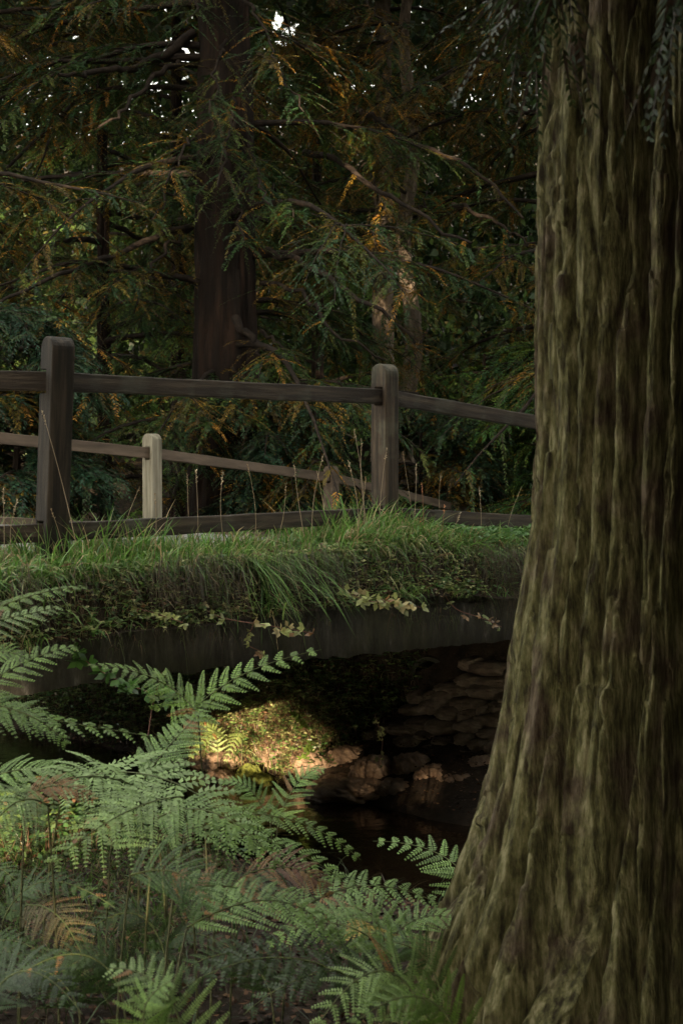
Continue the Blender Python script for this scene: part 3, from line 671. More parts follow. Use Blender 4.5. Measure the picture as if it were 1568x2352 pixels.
def verge_grass(n, a0, a1, h0, h1, hang=0, wts=(4, 4, 2.5, 2, 1.4), b0=-.42, b1=.30, tuft=.35):
    a = rng.uniform(a0, a1, n); b = rng.uniform(b0, b1, n)
    nt_ = max(4, int(n/60)); ta, tb = rng.uniform(a0, a1, nt_), rng.uniform(b0, b1, nt_); k = rng.integers(0, nt_, n); m = rng.random(n) < tuft
    a = np.where(m, ta[k]+.045*rng.normal(size=n), a); b = np.where(m, tb[k]+.04*rng.normal(size=n), b)
    x, y = AB(a, b); z = verge_z(a, b)-.01
    h = rng.uniform(h0, h1, n)*(.7+.7*fbm(a*2.5, b*2+9, 71))
    th = rng.uniform(0, 2*np.pi, n); ln = np.stack([np.cos(th), np.sin(th)], 1)*rng.uniform(.1, .6, (n, 1))
    out = sstep(-b, 0, .4)[:, None]*hang; ln = ln-NB[None]*out*rng.uniform(.4, 1.1, (n, 1))
    ln = ln+np.stack([ta[k]*0+np.cos(k*2.4), np.sin(k*2.4)], 1)*.18*m[:, None]
    droop = rng.uniform(.15, .7, n)+out[:, 0]*rng.uniform(.3, 1.4, n)
    return np.stack([x, y, z], 1), h, ln, droop, col_mix(n, GR, wts, .2)
for args in ((20000, -4.5, 5.5, .05, .15, .7), (8000, -4.5, 5.5, .09, .23, .7), (2600, -4.5, 5.5, .15, .34, .3), (1300, 1.9, 3.2, .14, .32, .35), (1200, -3, .9, .18, .40, .3), (500, .8, 1.4, .14, .26, 1.1), (1000, -2.0, -.1, .12, .30, .5), (260, .0, .6, .2, .38, .3), (6500, -4.5, 5.5, .05, .18, .6, (4, 4, 3, 3, 3), -.54, -.25, .7), (260, .9, 1.5, .12, .26, 1.1, (4, 4, 1, 0, 0), -.50, -.3), (500, -3, -.3, .10, .26, .7, (3, 3, 3, 3, 1), -.50, -.3, .7)):
    p, h, ln, dr, c = verge_grass(*args); blades(s, p, h, rng.uniform(.0035, .0065, len(p))*(1+.9*(h > .17)), ln, dr, c*(1+.35*(h > .17))[:, None])
n = 2600; a = rng.uniform(-4, 1.4, n); b = rng.uniform(.25, .62, n); x, y = AB(a, b); th = rng.uniform(0, 2*np.pi, n); blades(s, np.stack([x, y, zr(a)-.01], 1), rng.uniform(.08, .24, n), rng.uniform(.004, .007, n), np.stack([np.cos(th), np.sin(th)], 1)*.45, rng.uniform(.2, .7, n), col_mix(n, GR, (3, 4, 3, 2, 1), .2))
# road far side verge
n = 9000; a = rng.uniform(-3, 12, n); b = rng.uniform(4.1, 6.2, n); x, y = AB(a, b); z = np.maximum(ground(x, y), zr(a)-.03)-.02
th = rng.uniform(0, 2*np.pi, n); blades(s, np.stack([x, y, z], 1), rng.uniform(.08, .3, n), rng.uniform(.004, .008, n), np.stack([np.cos(th), np.sin(th)], 1)*.4, rng.uniform(.2, .7, n), col_mix(n, GR, (3, 4, 3, 2, 1), .2))
g = s.build('verge_grass', M['grass']); tag(g, 'tufted green grass growing along the bridge edge and road', 'grass', kind='stuff')
# near embankment at the left
s = Soup(); n = 9000
x = rng.uniform(-1.8, -.5, n); y = rng.uniform(4.6, 7.4, n); a, b = toab(x, y); k = (a < .3) & (b < -.3); x, y = x[k], y[k]; z = ground(x, y)-.02; n = len(x)
th = rng.uniform(0, 2*np.pi, n); blades(s, np.stack([x, y, z], 1), rng.uniform(.05, .16, n), rng.uniform(.003, .006, n), np.stack([np.cos(th), np.sin(th)], 1)*.5-[.1, .25], rng.uniform(.3, .9, n), col_mix(n, GR, (4, 3, 2, 2, 1), .2))
# under-bridge far bank
n = 15000; a = rng.uniform(3.1, 5.0, n); b = rng.uniform(1.1, 8, n); x, y = AB(a, b); z = ground(x, y)-.01
th = rng.uniform(0, 2*np.pi, n); blades(s, np.stack([x, y, z], 1), rng.uniform(.06, .2, n), rng.uniform(.003, .006, n), np.stack([np.cos(th), np.sin(th)], 1)*.5-E[None]*.35, rng.uniform(.3, 1, n), col_mix(n, GR, (4, 3, 3, 3, 2), .2))
# foreground floor, lower corner
n = 1300; x = rng.uniform(-2.2, .5, n); y = rng.uniform(3.3, 6.5, n); z = ground(x, y)-.01
th = rng.uniform(0, 2*np.pi, n); blades(s, np.stack([x, y, z], 1), rng.uniform(.08, .3, n), rng.uniform(.003, .007, n), np.stack([np.cos(th), np.sin(th)], 1)*.6, rng.uniform(.3, .9, n), col_mix(n, [(.03, .06, .02), (.05, .08, .03), (.09, .07, .035)], (3, 2, 1), .2))
n = 2600; a = rng.uniform(2.95, 3.9, n); b = rng.uniform(1.2, 2.9, n); x, y = AB(a, b); z = ground(x, y)-.01; th = rng.uniform(0, 2*np.pi, n)  # pale, warm blades where the sun patch falls, their colour adding to its light
blades(s, np.stack([x, y, z], 1), rng.uniform(.10, .34, n), rng.uniform(.003, .006, n), np.stack([np.cos(th), np.sin(th)], 1)*.45-E[None]*.3, rng.uniform(.3, 1.1, n), col_mix(n, [(.14, .20, .05), (.24, .24, .09), (.30, .16, .08), (.34, .28, .14)], (4, 3, 2, 2), .2))
g = s.build('bank_grass', M['grass']); tag(g, 'short shaded grass on the stream banks and forest floor', 'grass', kind='stuff')

# ground cover: small leaves
HERB = [(.06, .13, .035), (.13, .20, .055), (.22, .27, .09), (.34, .33, .15), (.16, .09, .05)]
def herb(s, p, size, cols, wts, lift=.08, per=4):
    n = len(p); q = np.repeat(p, per, 0)+rng.normal(size=(n*per, 3))*[size*.5, size*.5, size*.15]; q[:, 2] += np.repeat(rng.uniform(0, lift, n), per)
    th = np.tile(np.arange(per)*2*np.pi/per, n)+np.repeat(rng.uniform(0, 6, n), per)
    q = np.repeat(p+np.array([0, 0, 1.])*rng.uniform(.01, lift, (n, 1)), per, 0)
    d = np.stack([np.cos(th), np.sin(th), rng.uniform(-.5, .3, n*per)], 1)
    s.kites(q, d, unit(np.array([0, 0, 1.])+.5*rng.normal(size=(n*per, 3))), size*rng.uniform(.6, 1.2, n*per), size*.5, np.repeat(col_mix(n, cols, wts, .2), per, 0), .55)
    s.kites(p, np.tile([0, 0, 1.], (n, 1))+.3*rng.normal(size=(n, 3)), randu(n), np.full(n, lift*.8), .004, col_mix(n, [(.12, .07, .04)], [1]))
s = Soup()
n = 20000; a = rng.uniform(-4.5, 6, n); b = -.54+.80*rng.random(n)**1.2; k = fbm(a*2.6, b*4+5, 83)+.10*rng.normal(size=n) > .44; a, b = a[k], b[k]; x, y = AB(a, b); herb(s, np.stack([x, y, verge_z(a, b)-.01], 1), .034, HERB, (3, 4, 3, 2, 1), .07)
n = 1800; a = rng.uniform(3.0, 6, n); b = rng.uniform(-.5, .1, n); x, y = AB(a, b); herb(s, np.stack([x, y, verge_z(a, b)], 1), .045, [(.08, .17, .05), (.12, .22, .07)], (1, 1), .16)
g = s.build('verge_herbs', M['grass']); tag(g, 'small leafy herbs creeping among the grass on the bridge edge', 'ground cover', kind='stuff')
s = Soup()
n = 9000; a = rng.uniform(3.05, 5.0, n); b = rng.uniform(1.0, 7, n); x, y = AB(a, b); herb(s, np.stack([x, y, ground(x, y)], 1), .04, HERB, (5, 4, 3, 1, 1), .14)
n = 1500; a = rng.uniform(3.1, 3.75, n); b = rng.uniform(1.2, 2.8, n); x, y = AB(a, b); herb(s, np.stack([x, y, ground(x, y)], 1), .035, HERB, (1, 3, 4, 3, 3), .26)  # paler herb mix in the sun patch, light put into the colour
n = 1500; a = rng.uniform(-1, .4, n); b = rng.uniform(-.9, 1.5, n); x, y = AB(a, b); herb(s, np.stack([x, y, ground(x, y)], 1), .045, HERB, (5, 3, 0, 0, 1), .18)
g = s.build('bank_herbs', M['grass']); tag(g, 'dense small leafy plants covering the bank below the bridge', 'ground cover', kind='stuff')
# dry hanging roots and matted grass below the deck edge
s = Soup(); n = 6500; a = rng.uniform(-3, 6, n); k = (rng.random(n) < .25+.75*(fbm(a*2.2, a*0, 33) > .52)) | (a > 3.7); a = a[k]; n = len(a); b = rng.uniform(-.56, -.45, n); x, y = AB(a, b)
dl = rng.uniform(.08, .34, n)*(1+.9*(a > 3.7)); blades(s, np.stack([x, y, zr(a)+rng.uniform(-.14, .06, n)], 1), dl, rng.uniform(.0015, .003, n), -NB[None]*rng.uniform(0, .35, (n, 1))+rng.normal(size=(n, 2))*.2, np.full(n, 2.0)+rng.uniform(-.4, .3, n), col_mix(n, [(.10, .075, .045), (.06, .07, .03), (.05, .04, .03)], (2, 1, 2), .2))
n = 2200; a = rng.uniform(3.2, 6, n); b = rng.uniform(-.56, -.43, n); x, y = AB(a, b); th = rng.uniform(0, 6.3, n)
blades(s, np.stack([x, y, zr(a)+rng.uniform(-.3, .04, n)], 1), rng.uniform(.15, .42, n), rng.uniform(.0012, .0025, n), np.stack([np.cos(th), np.sin(th)], 1)*.35, rng.uniform(1.6, 2.3, n), col_mix(n, [(.12, .09, .05), (.07, .08, .035), (.05, .04, .03)], (2, 1, 2), .2))
n = 1400; a = rng.uniform(-3, 4, n); k = fbm(a*3.1, a*0+4, 35) > .5; a = a[k]; n = len(a); b = rng.uniform(-.5, -.43, n); x, y = AB(a, b); th = rng.uniform(0, 6.3, n)
blades(s, np.stack([x, y, soff(a)+.27+rng.uniform(-.12, .06, n)], 1), rng.uniform(.06, .2, n), rng.uniform(.0015, .004, n), np.stack([np.cos(th), np.sin(th)], 1)*.5, rng.uniform(1.2, 2.3, n), col_mix(n, [(.10, .14, .04), (.07, .08, .035), (.12, .08, .05)], (2, 1, 2), .2))
g = s.build('hanging_roots', M['grass']); tag(g, 'dry roots and dead grass hanging over the concrete bridge edge', 'dead grass', kind='stuff')
# leaf litter
s = Soup()
def litter(n, x, y, zf, size, cols, wts):
    z = zf+rng.uniform(.0, .03, n); d = unit(np.stack([rng.normal(size=n), rng.normal(size=n), .25*rng.normal(size=n)], 1))
    s.kites(np.stack([x, y, z], 1), d, unit(np.array([0, 0, 1.])+.5*rng.normal(size=(n, 3))), size*rng.uniform(.5, 1.3, n), size*.5, col_mix(n, cols, wts, .25), .5, .15)
BR = [(.045, .020, .010), (.08, .036, .015), (.15, .08, .035), (.025, .013, .009)]
n = 22000; x = rng.uniform(-2.6, .9, n); y = rng.uniform(2.2, 8, n); a, b = toab(x, y); k = a < 1.6; x, y = x[k], y[k]; litter(len(x), x, y, ground(x, y), .035, BR, (4, 3, 1, 4))
n = 9000; a = rng.uniform(3.0, 5, n); b = rng.uniform(-1, 6, n); x, y = AB(a, b); litter(n, x, y, ground(x, y), .03, BR, (4, 2, 1, 4))
g = s.build('leaf_litter', M['litter']); tag(g, 'brown fallen leaves scattered over the forest floor and banks', 'leaf litter', kind='stuff')

# seed stalks: individual
stk = [(98, 945, 175, 1185, 7.0), (8, 1125, 10, 1260, 6.9), (40, 1150, 30, 1230, 6.9), (812, 985, 836, 1160, 8.6), (830, 1010, 846, 1160, 8.7), (742, 1045, 716, 1190, 8.5), (955, 1068, 945, 1180, 9.0), (888, 1030, 870, 1170, 8.8),
       (450, 1080, 455, 1210, 7.9), (512, 1085, 520, 1215, 8.0), (968, 1110, 962, 1270, 9.0), (1020, 1160, 1005, 1230, 9.1), (1058, 1175, 1035, 1240, 9.2), (1100, 1120, 1105, 1165, 9.6), (800, 1060, 822, 1200, 8.7), (965, 1190, 958, 1290, 9.0), (675, 1065, 700, 1180, 8.4)]
slab = ['tall thin stalk leaning in front of the nearest post', 'stalk with pale seed head at the left edge of the picture', 'short seed stalk beside the one at the left edge',
        'tallest seed stalk of the clump left of the middle post', 'second tallest seed stalk of the clump left of the middle post', 'nodding seed stalk just left of the small far post', 'seed stalk right of the middle post with a single curled head', 'feathery seed stalk in front of the middle post',
        'slim stalk left of the redwood foot above the lower rail', 'slim stalk in front of the redwood foot above the lower rail', 'russet dried stalk right of the middle post', 'plump pale seed head over the lower rail right of the russet stalk', 'slanting seed head right of the plump pale one', 'tiny stalk on the last far post', 'short fuzzy stalk beside the tallest pair', 'low russet stalk under the right lower rail', 'bent stalk head over the far rail']
for (u, v, u0, v0, D), lab in zip(stk, slab):
    p0 = P(u0, v0+60, D); p1 = P(u, v, D); s = Soup(); t = np.linspace(0, 1, 8)[:, None]
    pa = p0*(1-t)+p1*t+np.array([.03, 0, 0])*np.sin(t*math.pi)*rng.uniform(-1, 1)
    cst = np.array((.30, .22, .14) if 'russet' not in lab else (.30, .13, .06))
    s.tube(pa, np.linspace(.0025, .0012, 8), 4, cst*.8)
    n = 26; tt = rng.uniform(0, 1, n); d = unit(pa[-1]-pa[-2]); hp = pa[-1]-d*(.075*tt)[:, None]
    s.kites(hp, d+.5*rng.normal(size=(n, 3)), randu(n), .014, .005, col_mix(n, [(.42, .33, .22)] if 'russet' not in lab else [(.36, .16, .08)], [1]))
    tag(s.build('seed_stalk', M['stem'], loc=p0), lab, 'grass stalk', 'grass seed stalks on the bridge edge')

for k in range(14):
    a = rng.uniform(-2.5, 4.2); b = rng.uniform(-.35, .2); p0 = AB3(a, b, 0); p0[2] = float(verge_z(np.array(a), np.array(b)))-.02
    p1 = p0+np.array([rng.uniform(-.12, .12), 0, rng.uniform(.35, .62)]); s = Soup(); t = np.linspace(0, 1, 8)[:, None]
    pa = p0*(1-t)+p1*t+np.array([.04, 0, 0])*np.sin(t*math.pi)*rng.uniform(-1, 1); s.tube(pa, np.linspace(.0022, .001, 8), 4, (.26, .19, .11))
    n = 20; d = unit(pa[-1]-pa[-2]); hp = pa[-1]-d*(rng.uniform(.04, .09)*rng.uniform(0, 1, n))[:, None]
    s.kites(hp, d+.4*rng.normal(size=(n, 3)), randu(n), .013, .004, col_mix(n, [(.38, .29, .18), (.32, .20, .11)], [1, 1]))
    tag(s.build('seed_stalk', M['stem'], loc=p0), 'thin pale seed stalk standing among the grass along the near fence', 'grass stalk', 'thin seed stalks along the near fence')
# trailing bramble stems over the concrete
def vine(pts, label, nl=14, size=.045, cols=((.30, .33, .12), (.36, .30, .14), (.26, .14, .06)), w=(4, 2, .4)):
    pts = np.array(pts); t = np.linspace(0, 1, len(pts)); tt = np.linspace(0, 1, 18); pa = np.stack([np.interp(tt, t, pts[:, c]) for c in range(3)], 1)
    for _ in range(3): pa[1:-1] = (pa[:-2]+2*pa[1:-1]+pa[2:])/4
    root = empty('bramble', pa[0]); tag(root, label, 'bramble')
    s = Soup(); s.tube(pa, .0022, 5, (.16, .06, .04)); s.build('stem', M['stem'], root)
    s = Soup(); k = np.sort(rng.integers(3, 18, nl)); p = pa[k]+.012*rng.normal(size=(nl, 3)); q = np.repeat(p, 3, 0); th = np.tile([-1., 0, 1.], nl)+np.repeat(rng.uniform(0, 6.3, nl), 3)
    d = np.stack([np.cos(th), -.35+0*th, np.sin(th)*.6], 1); s.kites(q, d, unit(np.array([0, -.6, .8])+.3*rng.normal(size=(3*nl, 3))), size*rng.uniform(.6, 1.2, 3*nl), size*.6, np.repeat(col_mix(nl, cols, w, .2), 3, 0), .5, .1)
    s.build('leaves', M['grass'], root); child_fix(root)
vine([P(430, 1370, 7.3), P(500, 1420, 7.2), P(640, 1440, 7.25), P(720, 1455, 7.4)], 'long trailing bramble with yellow leaves hanging over the concrete beam', 16)
vine([P(760, 1330, 8.1), P(830, 1380, 8.0), P(900, 1385, 8.0), P(965, 1395, 8.1)], 'bramble with the largest pale green leaves drooping right of centre', 22, .055)
vine([P(250, 1390, 7.0), P(330, 1400, 6.9), P(420, 1430, 6.95)], 'short bramble with small pale leaves at the left of the beam', 14, .035)
vine([P(150, 1430, 6.8), P(170, 1500, 6.7), P(260, 1560, 6.6), P(370, 1600, 6.6)], 'leafy green bramble in the dark below the left end of the beam', 24, .06, ((.06, .14, .03), (.08, .18, .04)), (1, 1))
vine([P(560, 1340, 7.6), P(590, 1420, 7.5), P(560, 1480, 7.45), P(610, 1500, 7.5)], 'thin bramble dangling straight down over the middle of the beam', 12, .035)
vine([P(1000, 1330, 8.9), P(1040, 1400, 8.8), P(1110, 1420, 8.9), P(1150, 1440, 9.0)], 'sparse bramble crossing the right end of the beam', 10, .035, ((.20, .24, .10), (.26, .16, .08)), (2, 1))
vine([P(340, 1690, 6.4), P(350, 1620, 6.5), P(368, 1560, 6.5), P(372, 1545, 6.5)], 'single upright shoot standing in the dark gap beneath the beam', 8, .04, ((.16, .24, .06),), (1,))
vine([P(1010, 1820, 9.7), P(860, 1640, 9.6), P(880, 1700, 9.6), P(870, 1760, 9.6)][1:], 'small sunlit trailing shoot in front of the stone wall', 14, .03, ((.36, .36, .14),), (1,))
vine([P(640, 1600, 10.2), P(690, 1650, 10.0), P(715, 1700, 9.9), P(700, 1740, 9.9)], 'bright green shoot arching out of the sunlit bank', 20, .045, ((.22, .32, .06),), (1,))

# ---------------------------------------------------------------- ferns
def bez(B, M_, T, n):
    t = np.linspace(0, 1, n)[:, None]; Cc = 2*M_-.5*(B+T); return B*(1-t)**2+2*Cc*t*(1-t)+T*t*t
def frond(label, B, M_, T, wid, col, npin=17, D2=None, roll=0., tilt=.35, group='bracken fronds on the near bank', plen=.026, name='bracken_frond', ground_stem=True, droop=.22, dry=.02):
    B, M_, T = P(*B), P(*M_), P(*T)
    n = 60; pa = bez(B, M_, T, n); tan = unit(np.gradient(pa, axis=0))
    up = unit(np.array([roll, -tilt, 1.]))
    Lf = np.linalg.norm(np.diff(pa, axis=0), axis=1).sum()
    col = np.array(col)
    s = Soup(); s.tube(pa, np.linspace(.0028, .0008, n), 5, np.array((.12, .15, .055)))
    t = ((np.arange(npin)+.3)/npin)**.92
    for k in range(npin):
        x = t[k]*(n-1); i = min(int(x), n-2); p = pa[i]*(1-(x-i))+pa[i+1]*(x-i); tg = tan[i]
        sd = unit(np.cross(tg, up)); nr = np.cross(sd, tg)
        L0 = wid*((1-t[k])**.85)*(.72+.28*min(1, t[k]*6))+.012
        for sg in (-1, 1):
            L = L0*rng.uniform(.88, 1.08); ph = rng.uniform(.42, .62)
            d = unit(sd*sg*math.cos(ph)+tg*math.sin(ph)+nr*rng.uniform(.0, .16))
            sp = max(.0055, .19*Lf/npin); m = max(4, int(L/sp)); u = (np.arange(m)+.5)/m
            dr = droop*rng.uniform(.6, 1.4)
            curve = p+d*(L*u)[:, None]+up*(-dr*L*u**2)[:, None]+tg*(.12*L*u**2)[:, None]
            dl = unit(d+up*(-2*dr*u)[:, None]+tg*(.24*u)[:, None])
            nv = unit(np.cross(dl, np.cross(up, dl)))
            nv = unit(nr+up*.2+0*dl); ps = unit(np.cross(dl, nv))
            pl = (.54 if npin > 10 else .56)*Lf/npin*((1-u)**.6*(.75+.25*np.minimum(1, u*5)))*rng.uniform(.85, 1.1, m)*(1-.35*t[k])+.002
            pc = col*(1+.15*rng.normal())
            cbr = rng.random() < dry
            if cbr: pc = np.array((.22, .12, .04))
            for q in (-1, 1):
                pd = unit(ps*q+dl*.45+.06*rng.normal(size=(m, 3))-up*.15)
                s.kites(curve, pd, unit(nv+.12*rng.normal(size=(m, 3))), pl, L/m*.92, pc*(1+.12*rng.normal(size=(m, 1))), .38, .10)
            s.kites(np.array([p]), np.array([curve[-1]-p]), nr[None], np.linalg.norm(curve[-1]-p), .004, pc*1.2, .15)
    g0 = B+ (B-pa[6])*1.2; gz = float(ground(g0[0], g0[1]))
    root = empty(name, (g0[0], g0[1], gz)); tag(root, label, 'fern', group)
    s.build('blade', M['fern'], root)
    if ground_stem:
        s = Soup(); gp = np.array([g0[0], g0[1], gz-.03]); s.tube(bez(gp, (gp+B)/2+(B-pa[8])*.25, B, 12), np.linspace(.0042, .003, 12), 6, (.07, .075, .03)); s.build('stem', M['stem'], root)
    child_fix(root); return root
G1 = (.15, .255, .065); G2 = (.21, .315, .11); G3 = (.12, .21, .035); G4 = (.055, .11, .025); BRN = (.20, .12, .06)  # G4: green darkened to put the low shade into the leaf colour
fr = [
 ('high arching frond reaching farthest right over the dark bridge beam', (400, 1700, 4.9), (520, 1570, 4.9), (738, 1492, 5.0), .17, G3),
 ('frond arching left from the high frond toward the dark beam', (455, 1640, 4.8), (350, 1556, 4.8), (200, 1528, 4.7), .14, G3),
 ('upright frond with evenly spaced pinnae in front of the dark gap', (330, 1790, 4.5), (400, 1700, 4.6), (475, 1625, 4.8), .15, G1),
 ('green frond tip at the left edge just below the beam', (-120, 1640, 3.9), (40, 1530, 4.0), (178, 1484, 4.1), .13, G3),
 ('pale blurred frond at the left edge below the bridge grass', (-130, 1450, 3.6), (20, 1420, 3.7), (140, 1392, 3.8), .10, G2),
 ('slender frond above the pale one at the left edge', (-110, 1440, 3.9), (60, 1372, 3.9), (200, 1346, 4.0), .06, G3),
 ('long thin frond running right from the left edge', (-100, 1612, 4.0), (130, 1655, 4.1), (400, 1700, 4.3), .11, G3),
 ('drooping frond at the left edge ending in a curled tip', (-90, 1610, 3.7), (60, 1640, 3.7), (155, 1712, 3.7), .10, G1),
 ('short upright frond hugging the left edge', (-90, 1560, 3.8), (-10, 1500, 3.8), (70, 1520, 3.8), .10, G3),
 ('low frond behind the mass near the dark water on the left', (-60, 1800, 4.6), (90, 1765, 4.6), (230, 1800, 4.7), .14, G1),
 ('widest silvery frond arching right over the fern mass', (150, 1800, 4.5), (380, 1790, 4.2), (610, 1965, 4.0), .27, G2),
 ('broad silvery frond arching left over the fern mass', (350, 1830, 4.3), (180, 1785, 4.1), (-40, 1880, 3.9), .27, G2),
 ('upper grey-green frond of the mass rising toward the sunlit bank', (255, 1950, 4.2), (330, 1830, 4.3), (432, 1738, 4.5), .19, G2),
 ('silvery frond folding down toward the viewer at the front of the mass', (420, 1830, 4.0), (280, 1870, 3.85), (110, 1990, 3.7), .24, G2),
 ('drooping frond cut by the left edge of the picture', (110, 1850, 3.8), (20, 1855, 3.7), (-70, 2000, 3.6), .2, G2),
 ('grey-green frond on the right flank of the fern mass', (360, 1880, 4.1), (500, 1870, 4.0), (650, 2000, 3.9), .2, G1),
 ('bright green frond reaching right over the water', (520, 1870, 4.6), (690, 1890, 4.7), (828, 1975, 4.7), .10, G3),
 ('long frond with toothed edge below the bright green one', (430, 1900, 4.2), (640, 1940, 4.3), (818, 2045, 4.3), .15, G1),
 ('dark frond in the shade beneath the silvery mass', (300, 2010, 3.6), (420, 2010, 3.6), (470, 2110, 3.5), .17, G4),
 ('mid frond spreading over brown litter in the lower centre', (400, 2050, 3.7), (560, 2040, 3.8), (770, 2110, 3.9), .14, G1),
 ('lower centre frond with hooked tip', (430, 2130, 3.5), (640, 2070, 3.6), (790, 2180, 3.6), .15, G1),
 ('crisp frond beside the big trunk curving left over black water', (1105, 2110, 4.8), (1030, 1975, 5.0), (856, 1932, 5.1), .17, G1),
 ('frond running right until it meets the big trunk', (690, 2090, 4.2), (870, 2035, 4.3), (1075, 2115, 4.4), .13, G1),
 ('small frond left of the yellow leaf', (905, 2190, 4.0), (820, 2085, 4.1), (680, 2110, 4.1), .13, G1),
 ('frond tip resting against the trunk edge', (880, 2180, 4.0), (960, 2110, 4.1), (1060, 2115, 4.1), .12, G1),
 ('arched comb-like frond in the lower centre right', (905, 2200, 3.7), (760, 2120, 3.7), (610, 2175, 3.7), .15, G1),
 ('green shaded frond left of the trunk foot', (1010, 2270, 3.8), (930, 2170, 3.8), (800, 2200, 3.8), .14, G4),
 ('large pale frond at the bottom edge beside the trunk foot', (985, 2350, 3.1), (870, 2230, 3.1), (720, 2370, 3.0), .17, G2),
 ('bright green frond in the bottom corner beside the trunk foot', (1060, 2400, 2.9), (960, 2290, 2.9), (800, 2360, 2.8), .13, G3),
 ('pale upright frond at the bottom edge left of centre', (440, 2440, 2.7), (370, 2270, 2.75), (245, 2225, 2.8), .12, G2),
 ('second pale frond at the bottom edge folded behind the upright one', (380, 2460, 2.6), (330, 2330, 2.6), (400, 2250, 2.6), .11, G1),
 ('rusty brown dying frond at the lower left', (60, 2080, 3.9), (140, 2110, 3.8), (205, 2240, 3.7), .13, (.12, .10, .045)),
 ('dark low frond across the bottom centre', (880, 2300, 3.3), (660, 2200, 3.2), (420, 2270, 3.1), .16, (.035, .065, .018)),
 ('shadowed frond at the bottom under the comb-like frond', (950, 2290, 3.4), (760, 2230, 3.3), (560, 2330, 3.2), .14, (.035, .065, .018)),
 ('small feathery frond over the water left of centre', (640, 1880, 6.2), (690, 1790, 6.3), (745, 1768, 6.3), .13, G1),
 ('small feathery frond leaning left over the water', (620, 1890, 6.1), (570, 1810, 6.1), (505, 1795, 6.1), .12, G1),
 ('yellow withered frond piece lying in the lower centre right', (880, 2140, 3.9), (840, 2125, 3.8), (790, 2150, 3.8), .07, (.45, .33, .08)),
 ('brown dead frond on the litter at the centre', (560, 2010, 4.1), (680, 1995, 4.1), (760, 2060, 4.1), .13, (.13, .055, .025)),
 ('brown dead frond tucked under the silvery mass at the left', (60, 1830, 3.9), (140, 1805, 3.9), (220, 1840, 3.9), .09, (.26, .12, .04)),
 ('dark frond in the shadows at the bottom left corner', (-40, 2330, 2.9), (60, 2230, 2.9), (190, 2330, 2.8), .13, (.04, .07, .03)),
]
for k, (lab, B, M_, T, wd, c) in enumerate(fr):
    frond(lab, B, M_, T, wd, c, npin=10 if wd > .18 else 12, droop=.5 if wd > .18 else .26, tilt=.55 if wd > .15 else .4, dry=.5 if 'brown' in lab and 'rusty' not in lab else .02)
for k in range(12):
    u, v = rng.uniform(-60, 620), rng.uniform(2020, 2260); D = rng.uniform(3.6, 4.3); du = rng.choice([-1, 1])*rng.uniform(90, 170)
    frond('shaded bracken frond low among the fallen leaves at the lower left', (u-du*.6, v+60, D), (u, v-30, D), (u+du, v+30, D-.1), rng.uniform(.09, .14), np.array(G4)*rng.uniform(.5, .95) , npin=13, group='low shaded bracken fronds')  # shade put into the colour by darkening the green further
# small ferns on the sunlit bank
for lab, B, M_, T in (('small yellow-green fern hanging over the sunlit rock', (520, 1690, 10.7), (480, 1690, 10.5), (425, 1760, 10.3)),
                      ('tiny drooping fern between the sunlit rocks', (555, 1690, 10.5), (545, 1690, 10.4), (515, 1755, 10.3)),
                      ('small fern fan standing on the sunlit bank', (500, 1730, 10.6), (490, 1680, 10.6), (455, 1665, 10.6))):
    frond(lab, B, M_, T, .10, (.15, .20, .055), npin=12, group='small ferns on the sunlit bank', name='small_fern', tilt=.9, plen=.03)

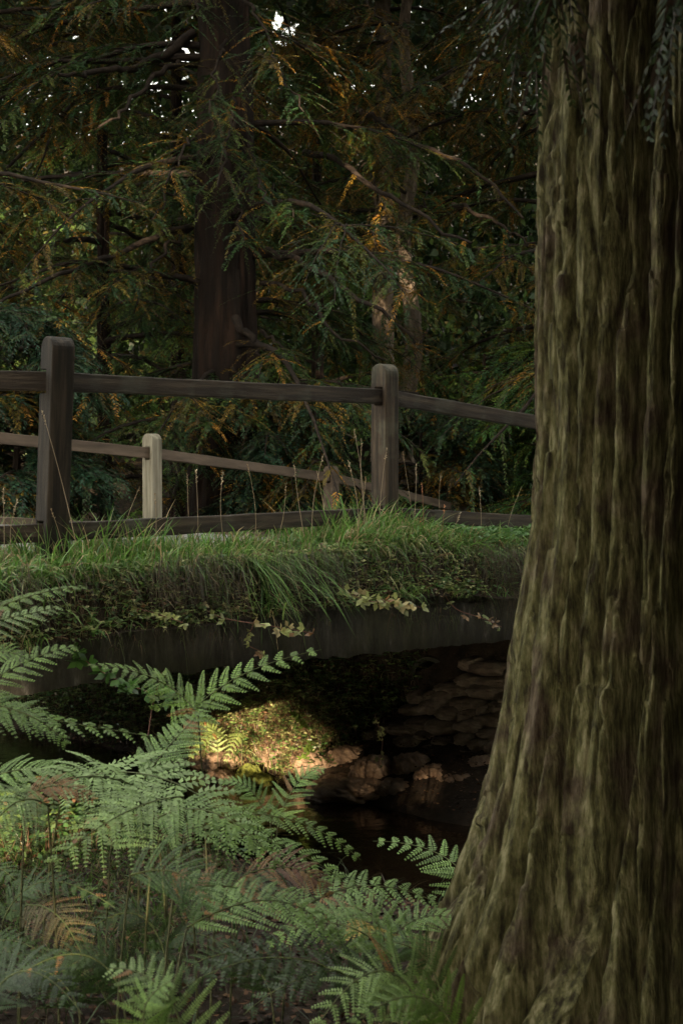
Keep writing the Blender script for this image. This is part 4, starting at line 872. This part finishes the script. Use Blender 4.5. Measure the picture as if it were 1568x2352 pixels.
# ---------------------------------------------------------------- sky, sun, camera
wd = bpy.data.worlds.new('World'); bpy.context.scene.world = wd; wd.use_nodes = True
nt = wd.node_tree; nt.nodes.clear()
sk = nt.nodes.new('ShaderNodeTexSky'); sk.sky_type = 'NISHITA'; sk.sun_disc = False
sk.sun_elevation = R(SUN_EL); sk.sun_rotation = math.atan2(S[0], S[1]); sk.ozone_density = 1.5
hs = nt.nodes.new('ShaderNodeHueSaturation'); hs.inputs['Saturation'].default_value = .22
tn = nt.nodes.new('ShaderNodeMix'); tn.data_type = 'RGBA'; tn.blend_type = 'MULTIPLY'; tn.inputs[0].default_value = 1; tn.inputs[7].default_value = (1, .955, .76, 1)
nt.links.new(sk.outputs[0], hs.inputs['Color']); nt.links.new(hs.outputs[0], tn.inputs[6])
tc = nt.nodes.new('ShaderNodeTexCoord'); sx = nt.nodes.new('ShaderNodeSeparateXYZ'); nt.links.new(tc.outputs['Generated'], sx.inputs[0])
mr = nt.nodes.new('ShaderNodeMapRange'); mr.inputs[3].default_value = 2.4; mr.inputs[4].default_value = 6.5; nt.links.new(sx.outputs[2], mr.inputs[0])   # cloud-like glow added to the sky to light level ground, brightest overhead
cl = nt.nodes.new('ShaderNodeMix'); cl.data_type = 'RGBA'; cl.blend_type = 'ADD'; cl.inputs[0].default_value = 1
vm = nt.nodes.new('ShaderNodeVectorMath'); vm.operation = 'SCALE'; vm.inputs[0].default_value = (1, .99, .90); nt.links.new(mr.outputs[0], vm.inputs[3])
nt.links.new(vm.outputs[0], cl.inputs[7])
bg = nt.nodes.new('ShaderNodeBackground'); bg.inputs[1].default_value = .088; out = nt.nodes.new('ShaderNodeOutputWorld')
nt.links.new(tn.outputs[2], cl.inputs[6]); nt.links.new(cl.outputs[2], bg.inputs[0]); nt.links.new(bg.outputs[0], out.inputs[0])
L = bpy.data.lights.new('sun', 'SUN'); L.energy = 5.0; L.angle = R(.5); L.color = (1, .78, .50)
lo = bpy.data.objects.new('sun', L); link(lo); lo.rotation_mode = 'QUATERNION'; lo.rotation_quaternion = Vector(S).to_track_quat('Z', 'Y')
cam = bpy.data.cameras.new('camera'); co = bpy.data.objects.new('camera', cam); link(co)
co.location = (0, 0, CZ); co.rotation_euler = (R(90)-PITCH, 0, 0)
cam.sensor_fit = 'VERTICAL'; cam.sensor_height = 36; cam.lens = F/2352*36; cam.clip_end = 2000; cam.clip_start = .05
cam.dof.use_dof = True; cam.dof.focus_distance = 9.3; cam.dof.aperture_fstop = 9
sc = bpy.context.scene; sc.camera = co
sc.view_settings.view_transform = 'Standard'; sc.view_settings.look = 'None'; sc.view_settings.exposure = 2.2; sc.view_settings.gamma = 1
sc.cycles.max_bounces = 9; sc.cycles.diffuse_bounces = 6; sc.cycles.transmission_bounces = 4; sc.cycles.transparent_max_bounces = 4
print('faces', sum(len(o.data.polygons) for o in bpy.data.objects if o.type == 'MESH'))
